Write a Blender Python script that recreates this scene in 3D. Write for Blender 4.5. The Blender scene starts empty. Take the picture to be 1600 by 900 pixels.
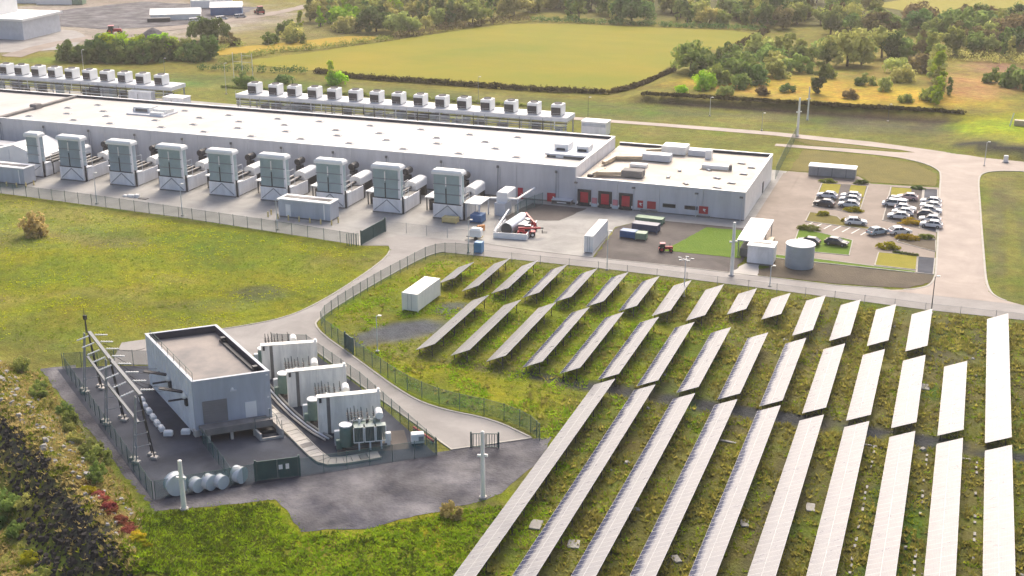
import bpy, math, random
from mathutils import Vector, Matrix, noise
rad = math.radians
rnd = random.Random(11)
sc = bpy.context.scene
col = sc.collection

# ------------------------------------------------------------------ camera
cam_d = bpy.data.cameras.new('camera'); cam = bpy.data.objects.new('camera', cam_d); col.objects.link(cam)
cam.location = (0, 0, 70); cam.rotation_euler = (rad(90-19.47), 0, rad(19.774))
cam_d.sensor_width = 36; cam_d.lens = 44.55; cam_d.clip_start = 1; cam_d.clip_end = 6000
sc.camera = cam
# ------------------------------------------------------------------ sky, sun, exposure
SUN_EL, SUN_AZ = 43.0, -10.0
w = bpy.data.worlds.new('World'); sc.world = w; w.use_nodes = True
nt = w.node_tree; nt.nodes.clear()
wo = nt.nodes.new('ShaderNodeOutputWorld'); bg = nt.nodes.new('ShaderNodeBackground')
sky = nt.nodes.new('ShaderNodeTexSky'); sky.sky_type = 'NISHITA'; sky.sun_disc = False
sky.sun_elevation = rad(SUN_EL); sky.sun_rotation = rad(SUN_AZ); sky.altitude = 50
sky.air_density = 0.65; sky.dust_density = 6.0; sky.ozone_density = 0.6
bg.inputs[1].default_value = 0.15
nt.links.new(sky.outputs[0], bg.inputs[0]); nt.links.new(bg.outputs[0], wo.inputs[0])
sun_d = bpy.data.lights.new('sun', 'SUN'); sun_d.energy = 1.3; sun_d.angle = rad(25); sun_d.color = (1.0, .87, .66)
sun = bpy.data.objects.new('sun', sun_d); col.objects.link(sun)
sd = Vector((math.sin(rad(SUN_AZ))*math.cos(rad(SUN_EL)), math.cos(rad(SUN_AZ))*math.cos(rad(SUN_EL)), math.sin(rad(SUN_EL))))
sun.rotation_euler = sd.to_track_quat('Z', 'Y').to_euler()
sc.render.engine = 'CYCLES'
sc.view_settings.view_transform = 'Standard'; sc.view_settings.look = 'None'
sc.view_settings.exposure = 0.93; sc.view_settings.gamma = 1.0; sc.view_settings.use_curve_mapping = False

HAZE = 0.00016
# ------------------------------------------------------------------ materials
def mat(name, c, rough=.7, var=.14, scale=.6, metal=0., spec=.5, bump=0., bscale=6., c2=None, thr=.5, soft=.25, rv=0., ior=None, grime=0., gscale=.07, seam=None, zs=1.):
    m = bpy.data.materials.new(name); m.use_nodes = True
    n = m.node_tree.nodes; l = m.node_tree.links; b = n['Principled BSDF']
    b.inputs['Roughness'].default_value = rough; b.inputs['Metallic'].default_value = metal
    b.inputs['Specular IOR Level'].default_value = spec
    if ior: b.inputs['IOR'].default_value = ior
    g = n.new('ShaderNodeNewGeometry')
    t = n.new('ShaderNodeTexNoise'); t.inputs['Scale'].default_value = scale; t.inputs['Detail'].default_value = 6; t.inputs['Roughness'].default_value = .62
    l.new(g.outputs['Position'], t.inputs['Vector'])
    r = n.new('ShaderNodeValToRGB')
    if c2 is None:
        a = tuple(x*(1-var) for x in c); d = tuple(min(1, x*(1+var)) for x in c)
        r.color_ramp.elements[0].position = .3; r.color_ramp.elements[1].position = .7
    else:
        a, d = c, c2
        r.color_ramp.elements[0].position = max(0, thr-soft); r.color_ramp.elements[1].position = min(1, thr+soft)
    r.color_ramp.elements[0].color = (*a, 1); r.color_ramp.elements[1].color = (*d, 1)
    l.new(t.outputs[0], r.inputs[0])
    out = r.outputs[0]
    if grime or seam:
        mp = n.new('ShaderNodeMapping'); mp.inputs['Scale'].default_value = (1, 1, zs); l.new(g.outputs['Position'], mp.inputs['Vector'])
        if grime:
            tg = n.new('ShaderNodeTexNoise'); tg.inputs['Scale'].default_value = gscale; tg.inputs['Detail'].default_value = 8; tg.inputs['Roughness'].default_value = .68; tg.inputs['Distortion'].default_value = .6
            l.new(mp.outputs[0], tg.inputs['Vector'])
            mg = n.new('ShaderNodeMapRange'); mg.inputs[1].default_value = .38; mg.inputs[2].default_value = .62; mg.inputs[3].default_value = 1-grime; mg.inputs[4].default_value = 1+grime*.35
            l.new(tg.outputs[0], mg.inputs[0]); fv = mg.outputs[0]
        else: fv = None
        if seam:
            br = n.new('ShaderNodeTexBrick'); br.offset = 0 if len(seam) < 4 else seam[3]; br.inputs['Scale'].default_value = 1; br.inputs['Brick Width'].default_value = seam[0]; br.inputs['Row Height'].default_value = seam[1]; br.inputs['Mortar Size'].default_value = .06
            br.inputs['Color1'].default_value = (1, 1, 1, 1); br.inputs['Color2'].default_value = (.95, .95, .95, 1); br.inputs['Mortar'].default_value = (seam[2],)*3+(1,)
            l.new(g.outputs['Position'], br.inputs['Vector'])
            m1 = n.new('ShaderNodeMix'); m1.data_type = 'RGBA'; m1.blend_type = 'MULTIPLY'; m1.inputs['Factor'].default_value = 1
            l.new(out, m1.inputs['A']); l.new(br.outputs['Color'], m1.inputs['B']); out = m1.outputs['Result']
        if fv is not None:
            h2 = n.new('ShaderNodeHueSaturation'); l.new(fv, h2.inputs['Value']); l.new(out, h2.inputs['Color']); out = h2.outputs[0]
    if rv:                                            # own shade for each object
        oi = n.new('ShaderNodeObjectInfo'); hs = n.new('ShaderNodeHueSaturation')
        mr = n.new('ShaderNodeMapRange'); mr.inputs[3].default_value = 1-rv; mr.inputs[4].default_value = 1+rv
        l.new(oi.outputs['Random'], mr.inputs[0]); l.new(mr.outputs[0], hs.inputs['Value']); l.new(out, hs.inputs['Color']); out = hs.outputs[0]
    l.new(out, b.inputs['Base Color'])
    if bump:
        t2 = n.new('ShaderNodeTexNoise'); t2.inputs['Scale'].default_value = bscale; t2.inputs['Detail'].default_value = 5
        l.new(g.outputs['Position'], t2.inputs['Vector'])
        bp = n.new('ShaderNodeBump'); bp.inputs['Strength'].default_value = bump; bp.inputs['Distance'].default_value = .3
        l.new(t2.outputs[0], bp.inputs['Height']); l.new(bp.outputs[0], b.inputs['Normal'])
    return m

def leaf_mat(name, c1, c2, rv=.25, hv=.03, trans=.4, scale=.25):
    m = bpy.data.materials.new(name); m.use_nodes = True
    n = m.node_tree.nodes; l = m.node_tree.links; n.remove(n['Principled BSDF'])
    g = n.new('ShaderNodeNewGeometry'); t = n.new('ShaderNodeTexNoise'); t.inputs['Scale'].default_value = scale; t.inputs['Detail'].default_value = 4
    l.new(g.outputs['Position'], t.inputs['Vector'])
    r = n.new('ShaderNodeValToRGB'); r.color_ramp.elements[0].position = .33; r.color_ramp.elements[1].position = .67
    r.color_ramp.elements[0].color = (*c1, 1); r.color_ramp.elements[1].color = (*c2, 1); l.new(t.outputs[0], r.inputs[0])
    oi = n.new('ShaderNodeObjectInfo'); hs = n.new('ShaderNodeHueSaturation')
    a = n.new('ShaderNodeMapRange'); a.inputs[3].default_value = 1-rv; a.inputs[4].default_value = 1+rv
    h = n.new('ShaderNodeMapRange'); h.inputs[3].default_value = .5-hv; h.inputs[4].default_value = .5+hv
    mu = n.new('ShaderNodeMath'); mu.operation = 'MULTIPLY'; mu.inputs[1].default_value = 7.31
    fr = n.new('ShaderNodeMath'); fr.operation = 'FRACT'
    l.new(oi.outputs['Random'], a.inputs[0]); l.new(oi.outputs['Random'], mu.inputs[0]); l.new(mu.outputs[0], fr.inputs[0]); l.new(fr.outputs[0], h.inputs[0])
    l.new(a.outputs[0], hs.inputs['Value']); l.new(h.outputs[0], hs.inputs['Hue']); l.new(r.outputs[0], hs.inputs['Color'])
    d = n.new('ShaderNodeBsdfDiffuse'); tr = n.new('ShaderNodeBsdfTranslucent'); mx = n.new('ShaderNodeMixShader'); mx.inputs[0].default_value = trans
    l.new(hs.outputs[0], d.inputs[0]); l.new(hs.outputs[0], tr.inputs[0]); l.new(d.outputs[0], mx.inputs[1]); l.new(tr.outputs[0], mx.inputs[2])
    l.new(mx.outputs[0], n['Material Output'].inputs[0])
    return m

def mesh_mat(name, c, alpha):                          # woven wire: part cover, part open
    m = mat(name, c, .5, .1)
    n = m.node_tree.nodes; l = m.node_tree.links
    t = n.new('ShaderNodeBsdfTransparent'); mx = n.new('ShaderNodeMixShader'); mx.inputs[0].default_value = alpha
    l.new(t.outputs[0], mx.inputs[1]); l.new(n['Principled BSDF'].outputs[0], mx.inputs[2]); l.new(mx.outputs[0], n['Material Output'].inputs[0])
    return m

MT = {}
MT['white'] = mat('white_paint', (.80, .80, .78), .5, .05, .5)
MT['cream'] = mat('cream_paint', (.82, .81, .76), .5, .08, .4)
MT['wallwhite'] = mat('blast_wall_concrete', (.86, .84, .78), .75, .05, .35, bump=.1, grime=.2, gscale=.9, zs=.15)
MT['roof'] = mat('roof_membrane', (.46, .44, .41), .65, .07, .12, grime=.14, gscale=.09, seam=(12.4, 1.9, .86))
MT['roof2'] = mat('annex_roof_membrane', (.46, .41, .345), .65, .1, .13, grime=.22, gscale=.12, seam=(9., 1.9, .86))
MT['cladding'] = mat('grey_cladding', (.57, .57, .585), .45, .05, .25, grime=.1, gscale=.5, zs=.12)
MT['cladwhite'] = mat('white_cladding', (.78, .785, .80), .45, .05, .3, grime=.14, gscale=.6, zs=.2)
MT['subblue'] = mat('blue_grey_cladding', (.44, .475, .53), .5, .05, .3, grime=.12, gscale=.5, zs=.15)
MT['subwhite'] = mat('ribbed_pale_cladding', (.78, .81, .83), .45, .1, .5)
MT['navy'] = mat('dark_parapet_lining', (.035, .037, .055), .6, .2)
MT['dark'] = mat('dark_steel', (.035, .038, .045), .55, .25)
MT['black'] = mat('black_louvre', (.022, .022, .032), .5, .2)
MT['steel'] = mat('galvanised_steel', (.27, .29, .31), .5, .15, metal=.1)
MT['pgrey'] = mat('pale_grey_steel', (.56, .585, .62), .5, .1)
MT['concrete'] = mat('concrete', (.42, .40, .37), .85, .15, .4, bump=.1)
MT['dkconc'] = mat('weathered_concrete', (.20, .19, .18), .85, .25, .6)
MT['louvre'] = mat('green_grey_louvre', (.35, .445, .455), .4, .12, .5)
MT['louvre2'] = mat('blue_grey_louvre', (.31, .385, .43), .4, .12, .5)
MT['tgreen'] = mat('transformer_green', (.10, .17, .15), .5, .15)
MT['tpale'] = mat('radiator_green_grey', (.20, .26, .25), .45, .12)
MT['red'] = mat('red_paint', (.42, .015, .03), .5, .12)
MT['dred'] = mat('dark_red_door', (.52, .012, .04), .55, .15)
MT['pink'] = mat('faded_red_paint', (.60, .22, .24), .6, .15)
MT['blue'] = mat('blue_paint', (.04, .13, .30), .5, .15)
MT['green'] = mat('green_skip_paint', (.20, .30, .20), .6, .2)
MT['subnavy'] = mat('navy_skip_paint', (.06, .08, .14), .5, .15)
MT['bblue'] = mat('bright_blue_paint', (.08, .24, .45), .5, .1)
MT['teal'] = mat('green_fence_paint', (.028, .085, .085), .5, .15)
MT['yellow'] = mat('pale_yellow_paint', (.62, .50, .22), .6, .15)
MT['orange'] = mat('orange_paint', (.55, .22, .05), .6, .15)
MT['beige'] = mat('beige_duct', (.50, .40, .27), .55, .2)
MT['tyre'] = mat('tyre_rubber', (.02, .02, .022), .85, .2)
MT['glass'] = mat('dark_window_glass', (.02, .025, .032), .12, .2, spec=.8)
MT['rdoor'] = mat('roller_door_grey', (.22, .21, .21), .6, .08)
MT['lamp'] = mat('lamp_lens', (.75, .75, .7), .3, .05)
MT['tail'] = mat('tail_lens', (.35, .02, .02), .3, .05)
MT['bark'] = mat('bark', (.075, .058, .042), .9, .3, 2.)
MT['tank'] = mat('blue_grey_tank_steel', (.36, .42, .47), .4, .08, .6, metal=.3)
MT['silver'] = mat('bright_tank_steel', (.55, .57, .60), .3, .1, metal=.6)
MT['mesh'] = mesh_mat('green_wire_mesh', (.045, .16, .165), .42)
MT['mesh2'] = mesh_mat('grey_wire_mesh', (.25, .28, .28), .16)
# ground covers
MT['yard'] = mat('yard_concrete', (.28, .275, .262), .8, spec=.15, var=.0, scale=.10, c2=(.40, .392, .37), soft=.22, bump=.06, grime=0.22, gscale=.13)
MT['road'] = mat('pale_road', (.29, .276, .264), .75, spec=.15, var=.09, scale=.2, bump=.05, grime=0.16, gscale=.13)
MT['roadr'] = mat('sandy_road', (.35, .296, .258), .7, spec=.15, var=.09, scale=.2, bump=.05, grime=0.13, gscale=.13)
MT['asphalt'] = mat('dark_asphalt', (.030, .037, .056), .8, spec=.15, var=.0, scale=.16, c2=(.062, .072, .096), soft=.14, bump=.08, grime=0.25, gscale=.13)
MT['asphalt2'] = mat('brown_asphalt', (.075, .067, .067), .85, spec=.15, var=.0, scale=.2, c2=(.14, .125, .115), soft=.25, bump=.1, grime=0.25, gscale=.13)
MT['gravel'] = mat('grey_gravel', (.066, .066, .082), .9, spec=.15, var=.0, scale=.17, c2=(.19, .184, .192), soft=.14, bump=.5, bscale=3, grime=0.35, gscale=.13)
MT['soil'] = mat('bare_soil', (.085, .072, .055), .95, spec=.15, var=.0, scale=.2, c2=(.15, .125, .09), soft=.25, bump=.4, bscale=3)
MT['kerb'] = mat('kerb_stone', (.40, .38, .34), .8, spec=.15, var=.12)
MT['lawn'] = mat('lawn', (.08, .155, .012), .95, spec=.15, var=.0, scale=.4, c2=(.13, .20, .02), soft=.3, bump=.5, bscale=4)
MT['ylawn'] = mat('yellowing_lawn', (.20, .195, .022), .95, spec=.15, var=.0, scale=.4, c2=(.30, .26, .04), soft=.3, bump=.5, bscale=4)
MT['verge'] = mat('dry_verge', (.12, .108, .032), .95, spec=.15, var=.0, scale=.25, c2=(.20, .17, .045), soft=.3, bump=.6, bscale=3)
MT['fieldm'] = mat('field_crop', (.165, .185, .006), .95, spec=.15, var=.0, scale=.022, c2=(.255, .21, .01), seam=(60., 7., .92), soft=.2, bump=.4, bscale=1.5)
MT['yfield'] = mat('golden_field', (.29, .205, .016), .95, spec=.15, var=.0, scale=.05, c2=(.36, .25, .022), soft=.3)
MT['fwhite'] = mat('road_paint', (.7, .69, .66), .7, .1)
MT['paving'] = mat('sandy_paving', (.235, .196, .167), .8, spec=.15, var=.0, scale=.15, c2=(.305, .256, .217), soft=.3, grime=0.16, gscale=.13)

# ------------------------------------------------------------------ mesh building
class MB:
    def __init__(s): s.v = []; s.f = []; s.m = []; s.mats = []
    def mi(s, m):
        m = MT[m] if isinstance(m, str) else m
        if m not in s.mats: s.mats.append(m)
        return s.mats.index(m)
    def poly(s, pts, m):
        b = len(s.v); s.v += [tuple(p) for p in pts]; s.f.append(tuple(range(b, b+len(pts)))); s.m.append(s.mi(m)); return s
    def raw(s, v, f, m):
        b = len(s.v); s.v += [tuple(p) for p in v]; k = s.mi(m)
        for q in f: s.f.append(tuple(i+b for i in q)); s.m.append(k)
        return s
    def box(s, x0, y0, z0, x1, y1, z1, m, bev=0.):
        if bev:
            b = bev
            lv = [(z0, 0), (z1-b, 0), (z1, b)]
            v = []
            for z, i in lv: v += [(x0+i, y0+i, z), (x1-i, y0+i, z), (x1-i, y1-i, z), (x0+i, y1-i, z)]
            f = [(3, 2, 1, 0), (8, 9, 10, 11)]
            for k in (0, 4):
                for j in range(4): f.append((k+j, k+(j+1) % 4, k+4+(j+1) % 4, k+4+j))
            return s.raw(v, f, m)
        v = [(x0, y0, z0), (x1, y0, z0), (x1, y1, z0), (x0, y1, z0), (x0, y0, z1), (x1, y0, z1), (x1, y1, z1), (x0, y1, z1)]
        return s.raw(v, [(3, 2, 1, 0), (4, 5, 6, 7), (0, 1, 5, 4), (1, 2, 6, 5), (2, 3, 7, 6), (3, 0, 4, 7)], m)
    def prism(s, pts, z0, z1, m, mtop=None):           # vertical prism over a ccw outline
        n = len(pts); v = [(p[0], p[1], z0) for p in pts]+[(p[0], p[1], z1) for p in pts]
        s.raw(v, [(i, (i+1) % n, n+(i+1) % n, n+i) for i in range(n)]+[tuple(range(n-1, -1, -1))], m)
        return s.poly([(p[0], p[1], z1) for p in pts], mtop or m)
    def tube(s, p0, p1, r0, m, r1=None, n=8, caps=True):
        r1 = r0 if r1 is None else r1
        p0 = Vector(p0); p1 = Vector(p1); d = (p1-p0).normalized()
        a = d.orthogonal().normalized(); b = d.cross(a)
        v = []
        for p, r in ((p0, r0), (p1, r1)):
            for i in range(n):
                t = 2*math.pi*i/n; v.append(p+a*(r*math.cos(t))+b*(r*math.sin(t)))
        f = [(i, (i+1) % n, n+(i+1) % n, n+i) for i in range(n)]
        if caps: f += [tuple(range(n-1, -1, -1)), tuple(range(n, 2*n))]
        return s.raw(v, f, m)
    def bar(s, p0, p1, w, h, m):                       # square-section bar between two points
        p0 = Vector(p0); p1 = Vector(p1); d = (p1-p0).normalized()
        up = Vector((0, 0, 1)) if abs(d.z) < .95 else Vector((0, 1, 0))
        a = d.cross(up).normalized(); b = a.cross(d)
        v = []
        for p in (p0, p1):
            for i, j in ((-1, -1), (1, -1), (1, 1), (-1, 1)): v.append(p+a*(i*w/2)+b*(j*h/2))
        return s.raw(v, [(3, 2, 1, 0), (4, 5, 6, 7), (0, 1, 5, 4), (1, 2, 6, 5), (2, 3, 7, 6), (3, 0, 4, 7)], m)
    def lathe(s, prof, m, n=24, c=(0, 0)):             # (radius, z) profile round a vertical axis
        v = []
        for r, z in prof:
            for i in range(n):
                t = 2*math.pi*i/n; v.append((c[0]+r*math.cos(t), c[1]+r*math.sin(t), z))
        f = []
        for k in range(len(prof)-1):
            for i in range(n): f.append((k*n+i, k*n+(i+1) % n, (k+1)*n+(i+1) % n, (k+1)*n+i))
        f.append(tuple(range((len(prof)-1)*n, len(prof)*n)))
        return s.raw(v, f, m)
    def xf(s, fn): s.v = [tuple(fn(p)) for p in s.v]; return s
    def mesh(s, name, smooth=False):
        me = bpy.data.meshes.new(name); me.from_pydata(s.v, [], s.f)
        for m in s.mats: me.materials.append(m)
        me.polygons.foreach_set('material_index', s.m)
        if smooth: me.polygons.foreach_set('use_smooth', [True]*len(s.f))
        me.update(); return me
    def build(s, name, parent=None, loc=(0, 0, 0), rz=0, smooth=False):
        return link(name, s.mesh(name, smooth), parent, loc, rz)
KID = {}
def link(name, me, parent=None, loc=(0, 0, 0), rz=0):
    o = bpy.data.objects.new(name, me); col.objects.link(o); o.location = loc
    if rz: o.rotation_euler[2] = rz
    o.parent = parent
    if parent: KID.setdefault(parent.name, []).append(o)
    return o
def tag(o, label=None, cat=None, group=None, kind=None):
    if label: o['label'] = label
    if cat: o['category'] = cat
    if group: o['group'] = group
    if kind: o['kind'] = kind
    return o
def thing(name, label, cat, loc=(0, 0, 0), rz=0, group=None):
    o = bpy.data.objects.new(name, None); col.objects.link(o); o.location = loc; o.rotation_euler = (0, 0, rz); o.empty_display_size = .5
    return tag(o, label, cat, group)
def dup(root, loc, rz=0, label=None, sc_=None, mats=None):
    def cp(o, par):
        c = o.copy(); col.objects.link(c); c.parent = par
        if par: KID.setdefault(par.name, []).append(c)
        if mats:
            for sl in c.material_slots:
                if sl.material and sl.material.name in mats: sl.link = 'OBJECT'; sl.material = MT[mats[sl.material.name]]
        for k in list(KID.get(o.name, [])): cp(k, c)
        return c
    c = cp(root, None); c.location = loc; c.rotation_euler = (0, 0, rz)
    if sc_: c.scale = sc_ if isinstance(sc_, tuple) else (sc_,)*3
    if label: c['label'] = label
    return c
ORD = ['first', 'second', 'third', 'fourth', 'fifth', 'sixth', 'seventh', 'eighth', 'ninth', 'tenth', 'eleventh', 'twelfth', 'thirteenth', 'fourteenth', 'fifteenth', 'sixteenth', 'seventeenth', 'eighteenth', 'nineteenth', 'twentieth', 'twenty-first', 'twenty-second', 'twenty-third', 'twenty-fourth', 'twenty-fifth', 'twenty-sixth', 'twenty-seventh', 'twenty-eighth', 'twenty-ninth', 'thirtieth']
def sstep(a, b, x):
    t = max(0., min(1., (x-a)/(b-a))); return t*t*(3-2*t)
# ================================================================== GROUND AND ROADS
def bund_s(x, y): return (x+113)*.56+(y-118.5)*.83
def height(x, y):
    z = 0.
    if x < -50 and y < 175:
        s = bund_s(x, y); fade = sstep(-52, -64, x)
        nz = noise.noise(Vector((x*.25, y*.25, 3.1)))*.5+noise.noise(Vector((x*.7, y*.7, 8.)))*.22
        fl = sstep(-190, -150, x)
        if s < 7:
            h = -4.2+4.2*sstep(-6.5, -1, s)+1.5*sstep(-2.5, .5, s)*sstep(6.5, 1, s)
            h += nz*sstep(7, 2, s)
            z += h*fade*fl
    if x > -96 and 340 < y < 460:
        z += 2.0*sstep(345.5, 348.5, y)*sstep(-94, -84, x)*sstep(7, -7, x)*sstep(460, 380, y)
    if x > -7 and 308 < y < 460:
        z += 1.9*sstep(311, 318-.3*x, y)*sstep(-7, 8, x)*sstep(460, 380, y)
    if 90 < y < 205 and -86 < x < 20 and (x > -40 or y > 142): z += noise.noise(Vector((x*.12, y*.12, 1.)))*.12*sstep(200, 190, y)*sstep(-80, -70, x)
    return z
def lines(a, b, fine0, fine1, df, dc):
    out = []; t = a
    while t < b:
        out.append(t); t += df if fine0 <= t < fine1 else dc
    return out+[b]
XL = [-3000, -1500, -800]+lines(-480, 60, -150, 16, 1.25, 4.)+[120, 300, 800, 2000]
YL = [-600, -200, 40]+lines(70, 720, 70, 206, 1.25, 4.)+[900, 1400, 2200, 4000]
# ground cover: (cx, cy, rx, ry, rotation, colour, strength); colours of turf, straw, soil and some painted shade
G_OL, G_GR, G_ST, G_SO, G_BR, G_GO = (.18, .175, .018), (.09, .15, .016), (.30, .25, .085), (.055, .05, .046), (.15, .125, .046), (.36, .26, .065)
PATCH = [
 (-140, 178, 70, 30, 0, (.20, .195, .014), 1), (-165, 190, 26, 14, 0, G_ST, .65), (-150, 187, 16, 5, 0, (.19, .17, .06), .7), (-178, 178, 20, 12, 0, G_BR, .5),
 (-160, 180, 5, 3, 0, G_GR, .8), (-118, 186, 18, 8, 0, G_GR, .35), (-105, 170, 6, 5, .3, (.10, .10, .05), .8), (-110, 162, 10, 3, .3, (.16, .15, .05), .6),
 (-130, 203, 40, 2.4, -.05, (.06, .09, .02), .75), (-118, 148, 20, 6, .2, (.22, .20, .03), .6),
 (-62, 176, 24, 20, 0, (.20, .19, .012), .9), (-48, 165, 24, 17, 0, (.165, .19, .011), .9), (-58, 146, 18, 8, -.2, (.24, .22, .014), .95), (-78, 186, 9, 14, 0, (.235, .20, .013), .9),
 (-8, 165, 26, 40, 0, G_BR, .9), (-22, 125, 30, 36, 0, (.15, .13, .042), .85), (2, 185, 5, 14, 0, G_SO, .8), (3.5, 188, 2, 9, 0, (.16, .17, .02), .7), (-1, 186, 2, 6, 0, (.16, .17, .02), .5),
 (8, 140, 12, 50, 0, G_BR, .8), (-38, 124, 3, 20, -.04, (.12, .14, .02), .5), (-2, 125, 3, 20, 0, (.05, .10, .015), .8), (-14, 130, 2.5, 25, 0, (.10, .08, .05), .7),
 (-15, 150.9, 60, 2.1, -.053, (.052, .05, .055), 1), (-15, 150.9, 40, 1.6, -.053, (.06, .056, .06), 1), (-75.6, 162.4, 7.6, 4.4, .85, (.125, .118, .135), 1), (-80, 157, 3, 3, 0, (.11, .105, .115), .9), (-72.4, 174, 3.2, 4, 0, (.12, .112, .12), .85),
 (-62, 103, 20, 8, .1, (.20, .20, .012), 1), (-72, 100, 12, 6, 0, (.11, .115, .03), .8), (-52, 111, 9, 3, .2, (.26, .23, .018), .8),
 (-96, 112, 26, 3.0, -.6, G_ST, .55), (-101, 117, 14, 2, -.6, (.24, .23, .19), .5), (-84, 101, 12, 1.8, -.6, (.22, .12, .05), .9), (-81.5, 99.4, 7, 1.0, -.6, (.22, .07, .05), .7),
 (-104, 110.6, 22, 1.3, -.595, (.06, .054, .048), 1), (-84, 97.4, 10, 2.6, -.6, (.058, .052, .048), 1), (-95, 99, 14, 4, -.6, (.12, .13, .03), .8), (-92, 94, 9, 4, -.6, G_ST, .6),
 (-40, 335, 60, 9, 0, (.125, .11, .05), .8), (-55, 331, 24, 4, 0, (.22, .21, .03), .7), (-20, 340, 24, 5, 0, (.085, .07, .045), .8), (-35, 346.6, 62, 2.6, .02, (.055, .042, .028), 1), (-20, 346.8, 30, 3.0, .04, (.05, .038, .028), 1),  # dark strips on the back bank: soil with the slope's shade painted in
 (-35, 372, 50, 18, 0, (.42, .30, .06), 1), (-42, 385, 30, 14, 0, (.34, .255, .055), .8), (-55, 362, 16, 8, 0, (.40, .30, .08), .8), (2, 400, 14, 30, 0, (.34, .215, .09), .95), (8, 440, 14, 14, 0, (.27, .16, .10), .95), (-30, 430, 40, 40, 0, (.24, .20, .055), .7), (-62, 440, 20, 30, 0, (.19, .17, .06), .6),
 (13, 338, 17, 19, 0, (.27, .30, .012), 1), (9, 315.5, 13, 3.4, -.4, (.038, .034, .034), 1), (3, 318, 6, 3.0, -.5, (.038, .034, .034), 1), (10, 255, 4.2, 45, 0, (.14, .12, .05), 1), (11, 240, 1.5, 30, 0, (.21, .19, .04), .7), (9, 205, 5, 6, 0, (.17, .15, .05), .6),
 (-120, 330, 60, 16, 0, (.115, .115, .035), .8), (-190, 335, 60, 14, 0, (.12, .125, .035), .8), (-90, 332, 20, 4, 0, (.13, .17, .02), .5), (-225, 330, 20, 6, 0, (.10, .16, .03), .6), (-290, 352, 14, 9, .5, (.14, .19, .03), 1),
 (-340, 440, 90, 80, 0, (.31, .28, .24), 1), (-330, 470, 60, 30, 0, (.26, .23, .2), .8), (-380, 500, 60, 20, 0, (.24, .21, .18), .8), (-265, 385, 14, 8, .5, (.15, .115, .06), .7), (-300, 455, 8, 30, 0, (.20, .15, .08), .0),
 (-250, 420, 22, 26, .2, (.20, .175, .06), .8), (-235, 460, 30, 40, 0, (.16, .15, .05), .8), (-100, 600, 200, 90, 0, (.085, .09, .03), 1), (0, 590, 30, 30, 0, (.19, .21, .04), 1), (40, 585, 60, 32, 0, (.20, .20, .045), 1),
]
_pr = random.Random(77)
for _ in range(70):                                       # bare, brown and lush spots between the rows
    _x, _y = _pr.uniform(-46, 12), _pr.uniform(100, 196)
    PATCH.append((_x, _y, _pr.uniform(.8, 2.0), _pr.uniform(1.5, 5.0), _pr.uniform(-.2, .2), _pr.choice([(.075, .062, .042), (.10, .082, .045), (.17, .135, .05), (.08, .125, .016), (.19, .20, .02)]), _pr.uniform(.5, .95)))
def cover(x, y):
    c = [.17, .16, .035]
    wob = noise.noise(Vector((x*.09, y*.09, 0)))*.45+noise.noise(Vector((x*.35, y*.35, 4)))*.3
    for cx, cy, rx, ry, a, cc, st in PATCH:
        dx, dy = x-cx, y-cy
        if abs(dx) > 2.2*max(rx, ry) or abs(dy) > 2.2*max(rx, ry): continue
        ca, sa = math.cos(a), math.sin(a); u = (dx*ca+dy*sa)/rx; v = (-dx*sa+dy*ca)/ry
        q = math.sqrt(u*u+v*v)+wob*.55; k = st*sstep(1.15, .6, q)
        if k > 0:
            for i in range(3): c[i] += (cc[i]-c[i])*k
    if max(c) > .09 and y < 345:                         # drifts of greener and drier turf
        q = noise.noise(Vector((x*.045, y*.06, 21)))+.5*noise.noise(Vector((x*.13, y*.17, 5))); dn = sstep(.1, .6, q)*.55; gn = sstep(-.1, -.6, q)*.55
        for i in range(3): c[i] += ((.27, .215, .07)[i]-c[i])*dn+((.105, .15, .014)[i]-c[i])*gn
    c[0] *= .87 if y < 345 else 1.0; l_ = (c[0]+c[1]+c[2])/3
    return [max(.004, (l_+(i-l_)*1.16)*.95) for i in c]
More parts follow.
